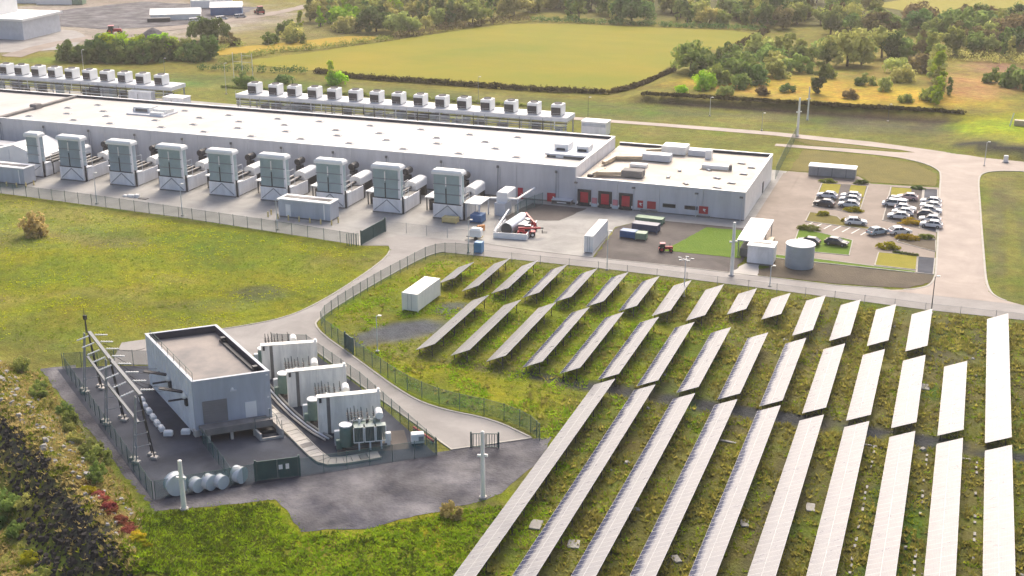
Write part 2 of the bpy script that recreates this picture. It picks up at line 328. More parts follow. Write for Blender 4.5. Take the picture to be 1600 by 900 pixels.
def make_ground():
    nx, ny = len(XL), len(YL)
    v = [(x, y, height(x, y)) for y in YL for x in XL]
    f = [(j*nx+i, j*nx+i+1, (j+1)*nx+i+1, (j+1)*nx+i) for j in range(ny-1) for i in range(nx-1)]
    me = bpy.data.meshes.new('ground'); me.from_pydata(v, [], f)
    at = me.color_attributes.new('cover', 'FLOAT_COLOR', 'POINT')
    buf = []
    for p in v: buf += cover(p[0], p[1])+[1.]
    at.data.foreach_set('color', buf)
    me.polygons.foreach_set('use_smooth', [True]*len(f))
    m = bpy.data.materials.new('turf_and_soil'); m.use_nodes = True; n = m.node_tree.nodes; l = m.node_tree.links; b = n['Principled BSDF']
    b.inputs['Roughness'].default_value = .95; b.inputs['Specular IOR Level'].default_value = .15
    a = n.new('ShaderNodeAttribute'); a.attribute_name = 'cover'
    g = n.new('ShaderNodeNewGeometry'); hs = n.new('ShaderNodeHueSaturation')
    prev = a.outputs['Color']
    for s_, lo, hi, ax in ((.06, .72, 1.3, 'Value'), (.55, .66, 1.34, 'Value'), (2.6, .78, 1.22, 'Value'), (.16, .468, .527, 'Hue')):
        t = n.new('ShaderNodeTexNoise'); t.inputs['Scale'].default_value = s_; t.inputs['Detail'].default_value = 5; t.inputs['Roughness'].default_value = .65
        l.new(g.outputs['Position'], t.inputs['Vector'])
        mr = n.new('ShaderNodeMapRange'); mr.inputs[1].default_value = .28; mr.inputs[2].default_value = .72; mr.inputs[3].default_value = lo; mr.inputs[4].default_value = hi
        l.new(t.outputs[0], mr.inputs[0])
        hs = n.new('ShaderNodeHueSaturation'); l.new(mr.outputs[0], hs.inputs[ax]); l.new(prev, hs.inputs['Color']); prev = hs.outputs[0]
    l.new(prev, b.inputs['Base Color'])
    t = n.new('ShaderNodeTexNoise'); t.inputs['Scale'].default_value = 2.2; t.inputs['Detail'].default_value = 7; t.inputs['Roughness'].default_value = .7
    l.new(g.outputs['Position'], t.inputs['Vector'])
    bp = n.new('ShaderNodeBump'); bp.inputs['Strength'].default_value = .9; bp.inputs['Distance'].default_value = .5
    l.new(t.outputs[0], bp.inputs['Height']); l.new(bp.outputs[0], b.inputs['Normal'])
    me.materials.append(m)
    return tag(link('ground', me), 'rough grassy ground with dry and bare patches', None, kind='structure')
make_ground()

def smooth_poly(pts, n=2):
    for _ in range(n):
        q = []
        for i in range(len(pts)):
            a, b = pts[i], pts[(i+1) % len(pts)]
            q += [(a[0]*.75+b[0]*.25, a[1]*.75+b[1]*.25), (a[0]*.25+b[0]*.75, a[1]*.25+b[1]*.75)]
        pts = q
    return pts
def ragged(pts, amp, step=.9):                            # worn, uneven outline
    out = []
    for a, b in zip(pts, pts[1:]+pts[:1]):
        L = math.dist(a, b); n = max(1, int(L/step))
        for k in range(n):
            x, y = a[0]+(b[0]-a[0])*k/n, a[1]+(b[1]-a[1])*k/n
            out.append((x+amp*(noise.noise(Vector((x*.5, y*.5, 1.7)))+.6*noise.noise(Vector((x*1.4, y*1.4, 9)))), y+amp*(noise.noise(Vector((x*.5, y*.5, 7.7)))+.6*noise.noise(Vector((x*1.4, y*1.4, 3))))))
    return out
RAG = {'gravel': .35, 'gravel_patch': .9, 'soil_verge': .5, 'tarmac_patch': .5, 'dark_pad': .3, 'works_yard': 1.5, 'track': 1.2, 'field': 1.2, 'green_strip': .4, 'green_lawn': .25, 'pad': .4}
def sheet(name, pts, z, m, label, sm=0):
    if sm: pts = smooth_poly(pts, sm)
    if name in RAG: pts = ragged(list(pts), RAG[name], 3. if name in ('field', 'track', 'works_yard') else .9)
    o = MB().poly([(x, y, z) for x, y in pts], m).build(name)
    me = o.data
    if me.polygons[0].normal.z < 0: me.flip_normals()
    return tag(o, label, kind='structure')
def offset_line(pts, d):
    out = []
    for i, p in enumerate(pts):
        a = Vector(pts[max(0, i-1)]); b = Vector(pts[min(len(pts)-1, i+1)]); t = (b-a).normalized()
        out.append((p[0]-t.y*d, p[1]+t.x*d))
    return out
def kerb(pts, w=.3, h=.13, m='kerb', name='kerb', closed=False):
    b = MB(); pts = list(pts)+([pts[0]] if closed else [])
    L = offset_line(pts, w/2); Rr = offset_line(pts, -w/2)
    for i in range(len(pts)-1):
        b.raw([(*L[i], 0), (*Rr[i], 0), (*Rr[i+1], 0), (*L[i+1], 0), (*L[i], h), (*Rr[i], h), (*Rr[i+1], h), (*L[i+1], h)],
              [(4, 5, 6, 7), (1, 2, 6, 5), (3, 0, 4, 7), (0, 1, 5, 4), (2, 3, 7, 6)], m)
    return tag(b.build(name), 'pale kerb edging', kind='structure')
def chaikin(pts, n=2):
    for _ in range(n):
        q = [pts[0]]
        for a, b in zip(pts, pts[1:]): q += [(a[0]*.75+b[0]*.25, a[1]*.75+b[1]*.25), (a[0]*.25+b[0]*.75, a[1]*.25+b[1]*.75)]
        pts = q+[pts[-1]]
    return pts
# yard in front of, under and behind the halls
sheet('yard', [(-330, 212), (-188, 206.2), (-142, 203.4), (-101, 198.9), (-96, 200.4), (-86, 200.5), (-83, 206), (-69.6, 206), (-59, 206), (-60.2, 225.9), (-54, 236), (-35.5, 236), (-35.5, 281), (-74, 283), (-90, 303), (-330, 309)], .03, 'yard', 'pale concrete yard round the halls')
# access road from the gate down to the substation, with its turning head
acc_l = chaikin([(-98, 203), (-94.6, 198.5), (-93.3, 192), (-93.2, 180), (-93.6, 170), (-95.2, 161.2), (-101.2, 154.3), (-108, 148.5), (-113, 144)])
acc_r = chaikin([(-84, 201.5), (-86.6, 199), (-88, 192), (-89.6, 178), (-90.5, 163.5), (-89.4, 159), (-77.5, 150), (-65.3, 140.6), (-59.5, 138.4), (-52.2, 137.9), (-45.7, 134.5)])
sheet('access_road', acc_l+[(-109.5, 136.5), (-95, 141.2), (-90.5, 149.5), (-85.9, 152), (-72.8, 142), (-62.7, 134.7), (-53.9, 128.2)]+acc_r[::-1], .055, 'road', 'pale access road running down to the substation')
kerb(acc_r[3:]+[(-53.9, 128.2), (-62.7, 134.6), (-72.8, 141.9), (-85.9, 151.9)], .28)
kerb(acc_l[6:-6], .2)
sheet('service_road', [(-101, 199.5), (-96, 200.5), (-86, 200.2), (-56, 201), (-30, 200.2), (-2, 198.6), (30, 199.2), (30, 206), (13, 206), (-3, 206.2), (-9, 206.6), (-17, 205.6), (-45, 206.4), (-59, 206.2), (-70, 206.4), (-83, 208), (-97, 206.8)], .07, 'road', 'pale service road between the solar field and the yard')
kerb([(-84, 208.1), (-70, 206.5), (-59, 206.3), (-45, 206.5), (-17, 205.7), (-9, 206.7)], .2)
vr_l = chaikin([(-9, 206), (-4, 208), (-1.2, 212), (-1.3, 225), (-2.7, 275), (-2.9, 288), (-3.5, 294), (-8, 300.5), (-16, 304), (-42, 305)])
vr_r = chaikin([(12.5, 206), (8.6, 208), (7.1, 213), (6.6, 225), (5.2, 275), (4.9, 288), (5.6, 294), (9, 297.5), (16, 299), (60, 298)])
sheet('side_road', vr_l+[(-42, 307.5), (-26, 308), (-13, 308.2), (-9.5, 309.4), (-13, 311), (-44, 316.5), (-73, 317.5), (-140, 318), (-140, 321), (-60, 321), (-44, 320.5), (-20, 317.5), (-8, 314), (0, 311.5), (6, 309.2), (16, 308), (60, 306)]+vr_r[::-1], .085, 'roadr', 'sandy side road past the car park joining the back road')
kerb(vr_l[4:-8], .35); kerb(vr_r[4:-6], .35)
# car park
sheet('car_park', [(-35.4, 216.8), (-1.5, 216.8), (-2.9, 277.5), (-17, 276), (-20, 281.5), (-35.4, 281)], .05, 'paving', 'sandy paved car park')
ISL = [([(-26.5, 253.6), (-26.9, 272.8), (-17.3, 273.8), (-17.1, 251.2)], 'asphalt2', 'brown asphalt parking bays nearest the annex'),
       ([(-12.3, 247.9), (-12.6, 274.6), (-6.1, 275), (-5.3, 244.6)], 'asphalt2', 'brown asphalt parking bays in the middle of the car park'),
       ([(-4.95, 244.6), (-5.85, 275.2), (-3.1, 275.6), (-2.1, 243)], 'asphalt', 'grey parking bays along the side road'),
       ([(-26.3, 222.6), (-26.9, 237.2), (-16.5, 232.4), (-16.2, 223)], 'lawn', 'green island behind the round tank'),
       ([(-26.4, 242.2), (-26.4, 249), (-20.9, 247.6), (-19.6, 244.4), (-12.6, 241.4), (-12.7, 240.3)], 'verge', 'dry planted strip across the car park'),
       ([(-8.7, 234.4), (-8.3, 238.1), (-2, 237.7), (-1.8, 230.4)], 'soil', 'bare planted bed by the side road'),
       ([(-11.4, 218.8), (-11.4, 226.6), (-4.7, 226.9), (-4.5, 218.6)], 'ylawn', 'yellow green lawn square at the car park corner'),
       ([(-4.3, 217), (-4.6, 226.3), (-1.7, 226.4), (-1.6, 217)], 'asphalt', 'dark bay beside the lawn square'),
       ([(-30, 217), (-30, 218.9), (-21.7, 219), (-11.6, 218.2), (-4.6, 218), (-4.6, 216.9)], 'lawn', 'thin green strip along the car park edge')]
for p, m, lb in ISL:
    sheet('island', p, .1, m, lb); kerb(p, .22, .14, closed=True)
for p, lb in (([(-26.4, 262.8), (-26.7, 272.4), (-22.9, 272.9), (-22.5, 262.8)], 'first'), ([(-20.6, 264), (-20.8, 273.1), (-17.6, 273.4), (-17.4, 264)], 'second'), ([(-12.2, 267), (-12.4, 274.2), (-8.4, 274.5), (-8, 267)], 'third'),
              ([(-18.6, 251.8), (-18.8, 262.6), (-17.35, 262.8), (-17.3, 251.4)], 'fourth')):
    sheet('lawn', p, .13, 'ylawn', 'yellow lawn patch in the parking bays, %s from the annex' % lb)
for i in range(7):
    x = -24.6+i*1.75
    a = (x, 243.3-.42*i)
    sheet('bay_marking', [(a[0], a[1]), (a[0]+.22, a[1]), (a[0]-1.2, a[1]-4.4), (a[0]-1.42, a[1]-4.4)], .075, 'fwhite', 'painted bay line')
# solid ground in front of the annex
sheet('tarmac_patch', [(-60, 226), (-54, 235.6), (-43.4, 235.2), (-36, 235.6), (-33.8, 232), (-33.8, 205.4), (-45, 206.2), (-58.6, 206.2)], .05, 'asphalt2', 'dark tarmac patch in front of the annex')
sheet('green_lawn', [(-48.2, 214.5), (-46.9, 219), (-43.6, 231.6), (-37.2, 231.9), (-34.6, 227), (-34.2, 214.8)], .09, 'lawn', 'bright green lawn below the annex corner')
sheet('path', [(-55, 233), (-35.8, 233.2), (-35.8, 237.8), (-57, 237.8)], .11, 'yard', 'pale path along the annex front')
sheet('dark_pad', [(-83, 222.6), (-71.6, 226.4), (-69, 236.4), (-80.5, 236.6)], .06, 'asphalt2', 'brown tarmac pad at the end of the main hall')
sheet('path', [(-36, 238), (-36, 279), (-32.4, 279), (-32.4, 228)], .1, 'paving', 'sandy path along the annex end wall')
sheet('soil_verge', [(-33.4, 206.8), (-28.8, 211.2), (-28.8, 216.6), (-1.6, 216.6), (-1.6, 213.4), (-5.1, 208.4), (-17.1, 206.5)], .065, 'soil', 'bare soil verge between car park and service road')
sheet('pad', [(-34.6, 205.6), (-33, 212), (-30.5, 212.4), (-29.6, 206)], .08, 'concrete', 'pale concrete pad by the mast foot')
sheet('green_strip', [(-35.2, 282), (-20, 282.6), (-17, 277), (-3.6, 278.6), (-3.9, 290), (-9, 298.5), (-20, 302.5), (-35, 303.5)], .06, 'verge', 'dry grass between the car park and the back road')
sheet('green_strip', [(-34, 309), (-16, 309.4), (-12.6, 309.6), (-16, 310.6), (-40, 315)], .05, 'verge', 'lens of dry grass between the two back roads')
# substation ground and the gravel round it
sheet('gravel', [(-117.8, 131.8), (-114, 134.6), (-79.5, 107.5), (-54.2, 128), (-45.6, 134.4), (-43.4, 135.4), (-42.8, 130), (-44.5, 120), (-46.8, 116.4), (-52, 111.3), (-56, 107.4), (-61.9, 104.8), (-64.6, 107.8), (-67.8, 110), (-72, 107.5), (-79.2, 103)], .035, 'gravel', 'grey gravel round the substation')
sheet('asphalt_yard', [(-115.4, 132.5), (-80.6, 105.1), (-55, 126.2), (-72.9, 141.4), (-86.2, 151.3), (-90, 149.3), (-94.6, 141), (-109.5, 136)], .06, 'asphalt', 'dark asphalt yard of the substation')
# fields
sheet('field', smooth_poly([(-232, 366), (-214, 400), (-199, 435), (-180, 480), (-168, 492), (-120, 496), (-77, 498), (-78, 470), (-79, 421), (-86, 393), (-97, 358), (-120, 355), (-170, 357), (-196, 361)], 1), .12, 'fieldm', 'broad yellow green field behind the halls')
sheet('field', smooth_poly([(-262, 364), (-253, 390), (-240, 404), (-222, 436), (-206, 436), (-217, 409), (-234, 390), (-246, 374)], 1), .12, 'yfield', 'narrow golden field beyond the hedge')
sheet('field', [(-45, 600), (-12, 566), (40, 568), (60, 640), (-20, 650)], .12, 'ylawn', 'pale green field beyond the tree belt')
# far works, top left
sheet('works_yard', [(-420, 370), (-318, 357), (-300, 372), (-312, 398), (-330, 412), (-420, 408)], .1, 'road', 'pale paved works yard at the far left')
sheet('track', chaikin([(-304, 352), (-312, 380), (-300, 412), (-288, 438), (-278, 480), (-278, 520)])+chaikin([(-284, 520), (-285, 480), (-296, 440), (-309, 416), (-319, 385), (-314, 352)]), .13, 'paving', 'sandy haul track at the far left')
sheet('works_yard', [(-345, 420), (-318, 418), (-298, 438), (-290, 470), (-300, 500), (-360, 500), (-380, 450)], .08, 'gravel', 'grey works ground at the far left')
# ================================================================== MAIN HALL AND ANNEX
def hall():
    X0, X1, Y0, Y1, H = -300., -72.2, 238.9, 268.9, 7.7
    t = thing('data_hall', 'very long low hall with pale flat roof and grey clad front', 'building', (X0, Y0, 0))
    L, D = X1-X0, Y1-Y0
    MB().box(0, .35, 0, L-.1, D-.3, 6.7, 'cladding').build('core_wall', t)
    n = 18; w = L/n
    for i in range(n):                                   # big cladding bays with an open joint between them
        MB().box(i*w+.03, 0, .35, (i+1)*w-.03, .35, H, 'cladding').build('cladding_panel', t)
    MB().box(0, .08, 0, L, .349, .35, 'dkconc').build('plinth', t)
    bw = MB().box(0, D-.35, 0, L, D, H, 'cladwhite').build('rear_wall', t)
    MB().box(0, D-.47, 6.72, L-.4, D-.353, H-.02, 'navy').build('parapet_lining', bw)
    MB().box(0, D-.5, H+.003, L, D+.08, H+.1, 'white').build('coping', bw)
    MB().box(L-.35, .352, 0, L, D-.352, H, 'cladwhite').build('end_wall', t)
    MB().box(L-.45, .1, H+.003, L+.06, D-.502, H+.1, 'white').build('coping', t)
    MB().box(0, -.06, H+.003, L-.452, .42, H+.09, 'white').build('coping', t)
    rf = MB().box(.1, .36, 6.705, L-.36, D-.475, 7.15, 'roof').build('roof', t)
    vent = MB().box(-.9, -.45, 0, .9, .45, .16, 'pgrey', .06).box(-.6, -.3, .16, .6, .3, .24, 'dkconc').mesh('roof_vent')
    r2 = random.Random(5)
    for row, (y, off) in enumerate(((5.5, 0), (11.5, 6), (17.5, 2), (23.5, 8))):
        x = 88+off
        while x < L-14:
            link('roof_vent', vent, rf, (x+r2.uniform(-1, 1), y+r2.uniform(-.7, .7), 7.15), r2.uniform(-.1, .1)); x += 12.4
    k = MB()                                             # cable duct across the roof
    k.box(83.0, .6, 7.16, 84.1, D-.6, 7.75, 'dkconc', .12).box(82.6, 13, 7.16, 84.5, 15.2, 8.4, 'dkconc', .2)
    k.build('roof_duct', t)
    for i in range(n):                                   # rain pipes with hopper heads
        x = (i+.5)*w+2.2
        b = MB().tube((x, -.12, 0), (x, -.12, 6.2), .07, 'steel', n=6).box(x-.22, -.3, 6.2, x+.22, -.004, 6.7, 'dkconc')
        b.tube((x+.55, -.1, 0), (x+.55, -.1, 6.4), .035, 'steel', n=5)
        b.build('rain_pipe', t)
    # red fire cabinets and doors on the front
    for x, z0, z1, ww in ((-84.6, .1, 2.4, 1.1), (-78.2, .1, 1.9, 1.8), (-193.5, .1, 2.6, 1.3), (-181.5, .1, 2.2, 1.2)):
        b = MB().box(x-X0, -.12, z0, x-X0+ww, -.003, z1, 'red').box(x-X0+.1, -.16, z0+.1, x-X0+ww-.1, -.12, z1-.1, 'dred')
        d = b.build('red_door', t)
        MB().box(x-X0+ww*.68, -.25, z0+.9, x-X0+ww*.85, -.16, z0+1.15, 'white').build('handle', d)
    # loading shelf by the annex
    b = MB().box(L-4.6, -1.6, .9, L-.5, -.01, 1.05, 'pgrey').box(L-4.6, -1.5, 0, L-.5, -.1, .898, 'dkconc').box(L-4.5, -1.62, .35, L-.6, -1.5, .75, 'dark').box(L-3.4, -1.66, .45, L-1.4, -1.62, .62, 'white')
    b.build('loading_shelf', t)
hall()
def roof_unit(name, lb, loc, boxes, rz=0, cat='roof unit'):
    t = thing(name, lb, cat, loc, rz)
    for nm, a, m in boxes: MB().box(*a, m, .08).build(nm, t)
    return t
roof_unit('rooftop_unit', 'white rooftop cooling unit cluster on the long hall roof near the duct', (-191, 254.5, 7.15),
   [('base_frame', (0, 0, .0, 10.5, 6.2, .35), 'pgrey'), ('casing', (.6, 2.2, .352, 5.2, 5.6, 1.6), 'white'), ('casing', (5.8, 2.6, .352, 10, 5.4, 1.3), 'cream'), ('duct', (6.4, .4, .352, 9.8, 1.4, .95), 'white'), ('side_panel', (.2, 2.4, .352, .59, 5.4, 1.1), 'pgrey'), ('grille', (1.2, 2.08, .5, 4.6, 2.19, 1.2), 'dkconc')])
roof_unit('rooftop_platform', 'grey rooftop platform with two white chiller boxes beside the annex', (-81.6, 247.5, 7.15),
   [('deck', (0, 0, .5, 9.0, 8.4, .85), 'pgrey'), ('support', (.3, .3, 0, .8, .8, .498), 'dark'), ('support', (8.2, .3, 0, 8.7, .8, .498), 'dark'), ('support', (.3, 7.4, 0, .8, 7.9, .498), 'dark'), ('skirt', (1, .35, .05, 8, .5, .498), 'dkconc'),
    ('chiller', (1.0, 3.2, .852, 4.0, 7.2, 2.2), 'white'), ('chiller', (5.8, 3.6, .852, 8.4, 7.2, 2.0), 'white'), ('grille', (1.5, 3.08, .9, 3.4, 3.19, 1.4), 'dark'), ('grille', (6.1, 3.48, .9, 8, 3.59, 1.4), 'dark'), ('hatch', (2.4, -.12, .1, 4.0, .2, .49), 'white')])

def annex():
    X0, X1, Y0, Y1, H = -71.9, -37.7, 238.3, 272.2, 5.75
    t = thing('annex_building', 'lower pale roofed annex with red dock doors at the hall end', 'building', (X0, Y0, 0))
    L, D = X1-X0, Y1-Y0
    MB().box(.1, .5, 0, L-.36, D-.3, 4.8, 'cladding').build('core_wall', t)
    for a, b_ in ((0, 8.6), (8.6, 17.3), (17.3, 26), (26, L)): MB().box(a+.03, 0, .25, b_-.03, .5, H, 'cladding').build('cladding_panel', t)
    MB().box(0, .06, 0, L, .499, .25, 'dkconc').build('plinth', t)
    ew = MB().box(L-.35, .502, 0, L, D-.352, H, 'cream').build('end_wall', t)
    MB().box(L+.004, 21.5, .1, L+.08, 22.9, 2.4, 'dark').build('door', ew)
    bw = MB().box(0, D-.35, 0, L, D, H, 'cladwhite').build('rear_wall', t)
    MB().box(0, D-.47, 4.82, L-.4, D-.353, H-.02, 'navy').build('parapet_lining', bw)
    MB().box(-.0, D-.5, H+.003, L+.06, D+.08, H+.09, 'white').build('coping', bw)
    MB().box(L-.45, .5, H+.003, L+.06, D-.502, H+.09, 'white').build('coping', ew)
    MB().box(0, -.06, H+.003, L+.06, .498, H+.09, 'white').build('coping', t)
    rf = MB().box(.02, .502, 4.805, L-.36, D-.475, 5.2, 'roof2').build('roof', t)
    vent = MB().box(-.8, -.4, 0, .8, .4, .14, 'dkconc', .06).box(-.5, -.2, .14, .5, .2, .3, 'pgrey').mesh('roof_vent')
    for x, y in ((17, 8.5), (21.5, 4.5), (26.5, 11), (30, 8), (28, 3.5), (23.5, 17), (31, 16), (29, 25), (31.6, 22), (18, 14.5)): link('roof_vent', vent, rf, (x, y, 5.2), .1*x)
    for i, x in enumerate((.75, 5.1, 9.4)):             # dock doors in dark frames
        fr = MB().box(x-.35, -.22, .1, x+.2, -.003, 3.35, 'black').box(x+1.9, -.22, .1, x+2.45, -.003, 3.35, 'black').box(x-.35, -.23, 2.95, x+2.45, -.003, 3.45, 'black').build('dock_frame', t)
        d = MB().box(x, -.1, .75, x+2.1, -.003, 3.1, 'dred')
        for k in range(1, 5): d.box(x, -.13, .75+k*.47, x+2.1, -.1, .79+k*.47, 'red')
        d.build('dock_door', t)
        MB().box(x-.1, -.45, .1, x+2.2, -.1, .74, 'dark').build('dock_leveller', t)
        MB().box(x-.42, -.4, .5, x-.22, -.224, 1.0, 'white').box(x+2.3, -.4, .5, x+2.5, -.224, 1.0, 'white').build('bumper', fr)
    for x in (3.35, 7.7): MB().box(x, -.35, .12, x+1.25, -.003, .8, 'pgrey').box(x+.1, -.3, .8, x+1.1, -.003, 1.9, 'pink').build('dock_panel', t)
    for x, ww, em in ((12.9, 1.1, True), (14.85, 1.75, False), (25.3, 1.8, True)):   # red boards with a white mark
        s_ = MB().box(x, -.15, .75, x+ww, -.003, 2.25, 'red').build('red_board', t)
        if em:
            e = MB()
            cx = x+ww*.62
            e.tube((cx-.12, -.16, 1.62), (cx-.12, -.18, 1.62), .2, 'white', n=12).bar((cx, -.17, 1.5), (cx+.28, -.17, 1.75), .1, .12, 'white').bar((cx-.1, -.17, 1.45), (cx+.15, -.17, 1.2), .1, .12, 'white')
            e.build('emblem', s_)
    MB().box(13.6, -.7, .14, 17, -.1, .5, 'dkconc').build('bench_plinth', t); MB().box(25, -.6, .14, 27.6, -.1, .4, 'dkconc').build('bench_plinth', t)
    for x in (18.0, 22.4):
        f_ = MB().box(x, -.1, 1.35, x+2.6, -.003, 2.1, 'black').build('window', t)
        MB().box(x+.12, -.13, 1.45, x+2.48, -.103, 2.0, 'glass').build('pane', f_)
    for x in (-.1, 11.9, 24.6, 33.4):
        MB().tube((x+.1, -.12, 0), (x+.1, -.12, 4.6), .08, 'pgrey', n=6).box(x-.25, -.34, 4.6, x+.4, -.004, 4.9, 'dkconc').build('rain_pipe', t)
annex()
# roof plant on the annex
def duct_run(t, name, p, w, h, m):
    for a, b in zip(p, p[1:]): MB().bar(a, b, w, h, m).build(name, t)
t = thing('air_handler', 'grey box air handler with beige duct bundle at the annex front corner', 'roof unit', (-70.2, 241, 5.2))
MB().box(6.2, 2.6, .2, 10.6, 5.2, 1.5, 'dkconc', .1).build('casing', t)
for k in range(3): duct_run(t, 'duct', [(1.2, 1.4+k*1.05, .75), (6.19, 2.9+k*.75, .8)], .7, .65, 'beige')
duct_run(t, 'duct', [(.3, .3, .5), (1.2, 1.6, .75), (1.9, 5.2, .7)], .8, .8, 'beige')
MB().box(.0, -.6, 0, 1.1, .2, .9, 'black', .1).build('intake', t)
t = thing('air_handler', 'grey air handler fed by long beige ducts along the raised white wall', 'roof unit', (-70.6, 254, 5.2))
MB().box(7.2, 4.6, .2, 13.2, 7.4, 1.6, 'pgrey', .1).build('casing', t)
for k in range(3): duct_run(t, 'duct', [(1.4, 3.2+k*1.15, .7), (7.19, 4.9+k*.85, .75)], .8, .6, 'beige')
duct_run(t, 'duct', [(.6, -2.2, .6), (1.3, 1.4, .7), (1.5, 5.6, .7)], .9, .7, 'beige')
MB().box(6.0, -1.4, .1, 9.6, .3, .7, 'cream', .1).build('fan_box', t)
t = thing('air_handler', 'cream air handler block at the back of the annex roof', 'roof unit', (-61, 266, 5.2))
MB().box(0, 0, .2, 5.4, 4.2, 1.9, 'cream', .12).build('casing', t); MB().box(5.8, .6, .1, 9.6, 3.4, 1.3, 'pgrey', .1).build('casing', t)
MB().box(9.9, -1, .0, 11.2, .8, 1.9, 'white', .2).build('cowl', t); duct_run(t, 'duct', [(-3.5, .5, .5), (-.01, 1.6, .7)], .9, .6, 'beige')
t = thing('roof_skylight', 'long cream roof cabinet in the middle of the annex roof', 'roof unit', (-50, 256, 5.2))
MB().box(0, 0, .15, 5.6, 2.0, .95, 'cream', .15).build('casing', t); MB().box(5.7, .3, 0, 6.2, 1.2, 1.2, 'dkconc').build('vent', t); MB().box(-.3, -.4, 0, 6, -.05, .2, 'beige').build('rail', t)

# ------------------------------------------------------------------ cooling towers along the front of the hall
def tower(X, lb, W=6.2, narrow=False):
    t = thing('cooling_tower', lb, 'cooling tower', (X, 219.9, 0), 0, 'cooling towers in front of the hall')
    lv = 'louvre2' if X < -160 else 'louvre'
    MB().box(0, .0, .28, W, 2.7, 3.0, 'cladwhite').build('base', t)
    MB().box(-.08, -.1, 0, W+.08, 2.78, .279, 'dkconc').build('plinth', t)
    b = MB()
    if narrow: b.bar((.2, -.05, .5), (W-.2, -.05, 2.7), .1, .14, 'steel')
    else: b.bar((.3, -.05, .5), (W/2, -.05, 2.8), .1, .16, 'steel').bar((W-.3, -.05, .5), (W/2, -.05, 2.8), .1, .16, 'steel')
    b.build('cross_brace', t)
    MB().box(.15, .3, 3.0, W-.35, 1.9, 9.0, 'cladwhite').build('tower_frame', t)
    cols = 1 if narrow else 2; cw = (W-.85)/cols
    for c in range(cols):
        for r in range(3):
            p = MB(); x0 = .16+c*cw+.04; z0 = 3.1+r*1.97
            p.box(x0, .16, z0, x0+cw-.08, .3, z0+1.88, lv)
            for k in range(1, 8): p.box(x0+.02, .1, z0+k*.235-.03, x0+cw-.1, .16, z0+k*.235+.03, lv)
            p.build('louvre_panel', t)
    for r in (0, 1, 2): MB().box(.1, .02, 2.98+r*1.97, W-.25, .14, (3.16 if r else 3.2)+r*1.97, 'dark' if r == 0 else 'steel').build('girder', t)
    MB().box(W-.62, .05, 3.1, W-.2, .4, 9, 'cladwhite').build('corner_post', t)
    MB().box(W-.345, .75, 3.3, W-.3, 1.75, 8.8, lv).build('side_panel', t)
    if not narrow:
        MB().box(W/2-.46, .02, 6.6, W/2-.2, .12, 8.5, 'white').box(W/2-.42, .02, 3.1, W/2-.24, .1, 6.2, 'dark').build('centre_post', t)
    c = MB(); o = [(-.15, -.15), (W+.05, -.15), (W+.05, 2.2), (-.15, 2.2)]
    v = []
    for z, i in ((8.95, .0), (9.45, 0), (9.8, .25), (9.95, .7)): v += [(o[0][0]+i, o[0][1]+i, z), (o[1][0]-i, o[1][1]+i, z), (o[2][0]-i, o[2][1]-i, z), (o[3][0]+i, o[3][1]-i, z)]
    f = [(3, 2, 1, 0), (12, 13, 14, 15)]
    for k in (0, 4, 8):
        for j in range(4): f.append((k+j, k+(j+1) % 4, k+4+(j+1) % 4, k+4+j))
    c.raw(v, f, 'white').build('cap', t)
    # long side wall, posts and pipework running back to the hall
    MB().box(W+.1, .9, .2, W+.25, 8.4, 2.85, 'cladwhite').build('side_wall', t)
    for y in ((.3, 8.6) if not narrow else (.3, 3.2, 5.8, 8.6)):
        MB().box(W+.05, y, 0, W+.3, y+.3, 3.0 if y > 1 else 3.6, 'dark').build('post', t)
    MB().box(.4, 3.2, 0, W-.2, 8.3, 2.6, 'dark').build('pump_cabinet', t)
    for k in range(3): MB().tube((.8+k*1.6, 3.0, 3.0), (.8+k*1.6, 9.5, 3.0), .32, 'dark', n=8).build('pipe', t)
    MB().box(-3.6, 4.2, 2.75, -.4, 8.8, 2.95, 'white').build('walkway_roof', t)
    for a, b_ in ((-3.3, 4.6), (-.7, 4.6), (-3.3, 8.4), (-.7, 8.4)): MB().box(a-.09, b_-.09, 0, a+.09, b_+.09, 2.75, 'dark').build('post', t)
    MB().box(-3.0, 5, 0, -1.0, 8.2, 2.1, 'dark').build('pump_cabinet', t)
    d = MB(); prof = []                                   # white round-topped duct
    for i in range(9):
        a = math.pi*i/8; prof.append((3.8-1.2*math.cos(a), 3.6+.6*math.sin(a)))
    prof = [(2.6, 2.3)]+prof+[(5.0, 2.3)]; n = len(prof)
    y0, y1 = 9.8, 15.6
    vv = [(x, y0, z) for x, z in prof]+[(x, y1, z) for x, z in prof]
    d.raw(vv, [(i, n+i, n+(i+1) % n, (i+1) % n) for i in range(n)]+[tuple(range(n)), tuple(range(2*n-1, n-1, -1))], 'white')
    d.build('duct', t)
    MB().box(2.2, 9.7, 0, 2.6, 10.1, 2.3, 'dark').box(4.6, 9.7, 0, 5.0, 10.1, 2.3, 'dark').box(2.2, 15, 0, 5, 15.4, 2.3, 'dark').build('duct_stand', t)
    MB().tube((.4, 15.0, 4.6), (.4, 17.4, 4.6), .72, 'dark', n=14).tube((.4, 14.9, 4.6), (.4, 15.02, 4.6), .5, 'black', n=14).build('fan_housing', t)
    MB().box(-.2, 15.4, 0, 1.0, 16.8, 3.7, 'dark').build('fan_stand', t)
    # scaffold rail on the right flank
    s_ = MB(); s_.tube((W+.45, .7, 0), (W+.45, .7, 6.6), .05, 'pgrey', n=5).tube((W+.45, 2.6, 3.0), (W+.45, 2.6, 6.6), .05, 'pgrey', n=5)
    for z in (4.4, 5.5, 6.6): s_.tube((W+.45, .7, z), (W+.45, 2.6, z), .04, 'pgrey', n=5).tube((W+.45, .7, z), (W-.2, .7, z), .04, 'pgrey', n=5)
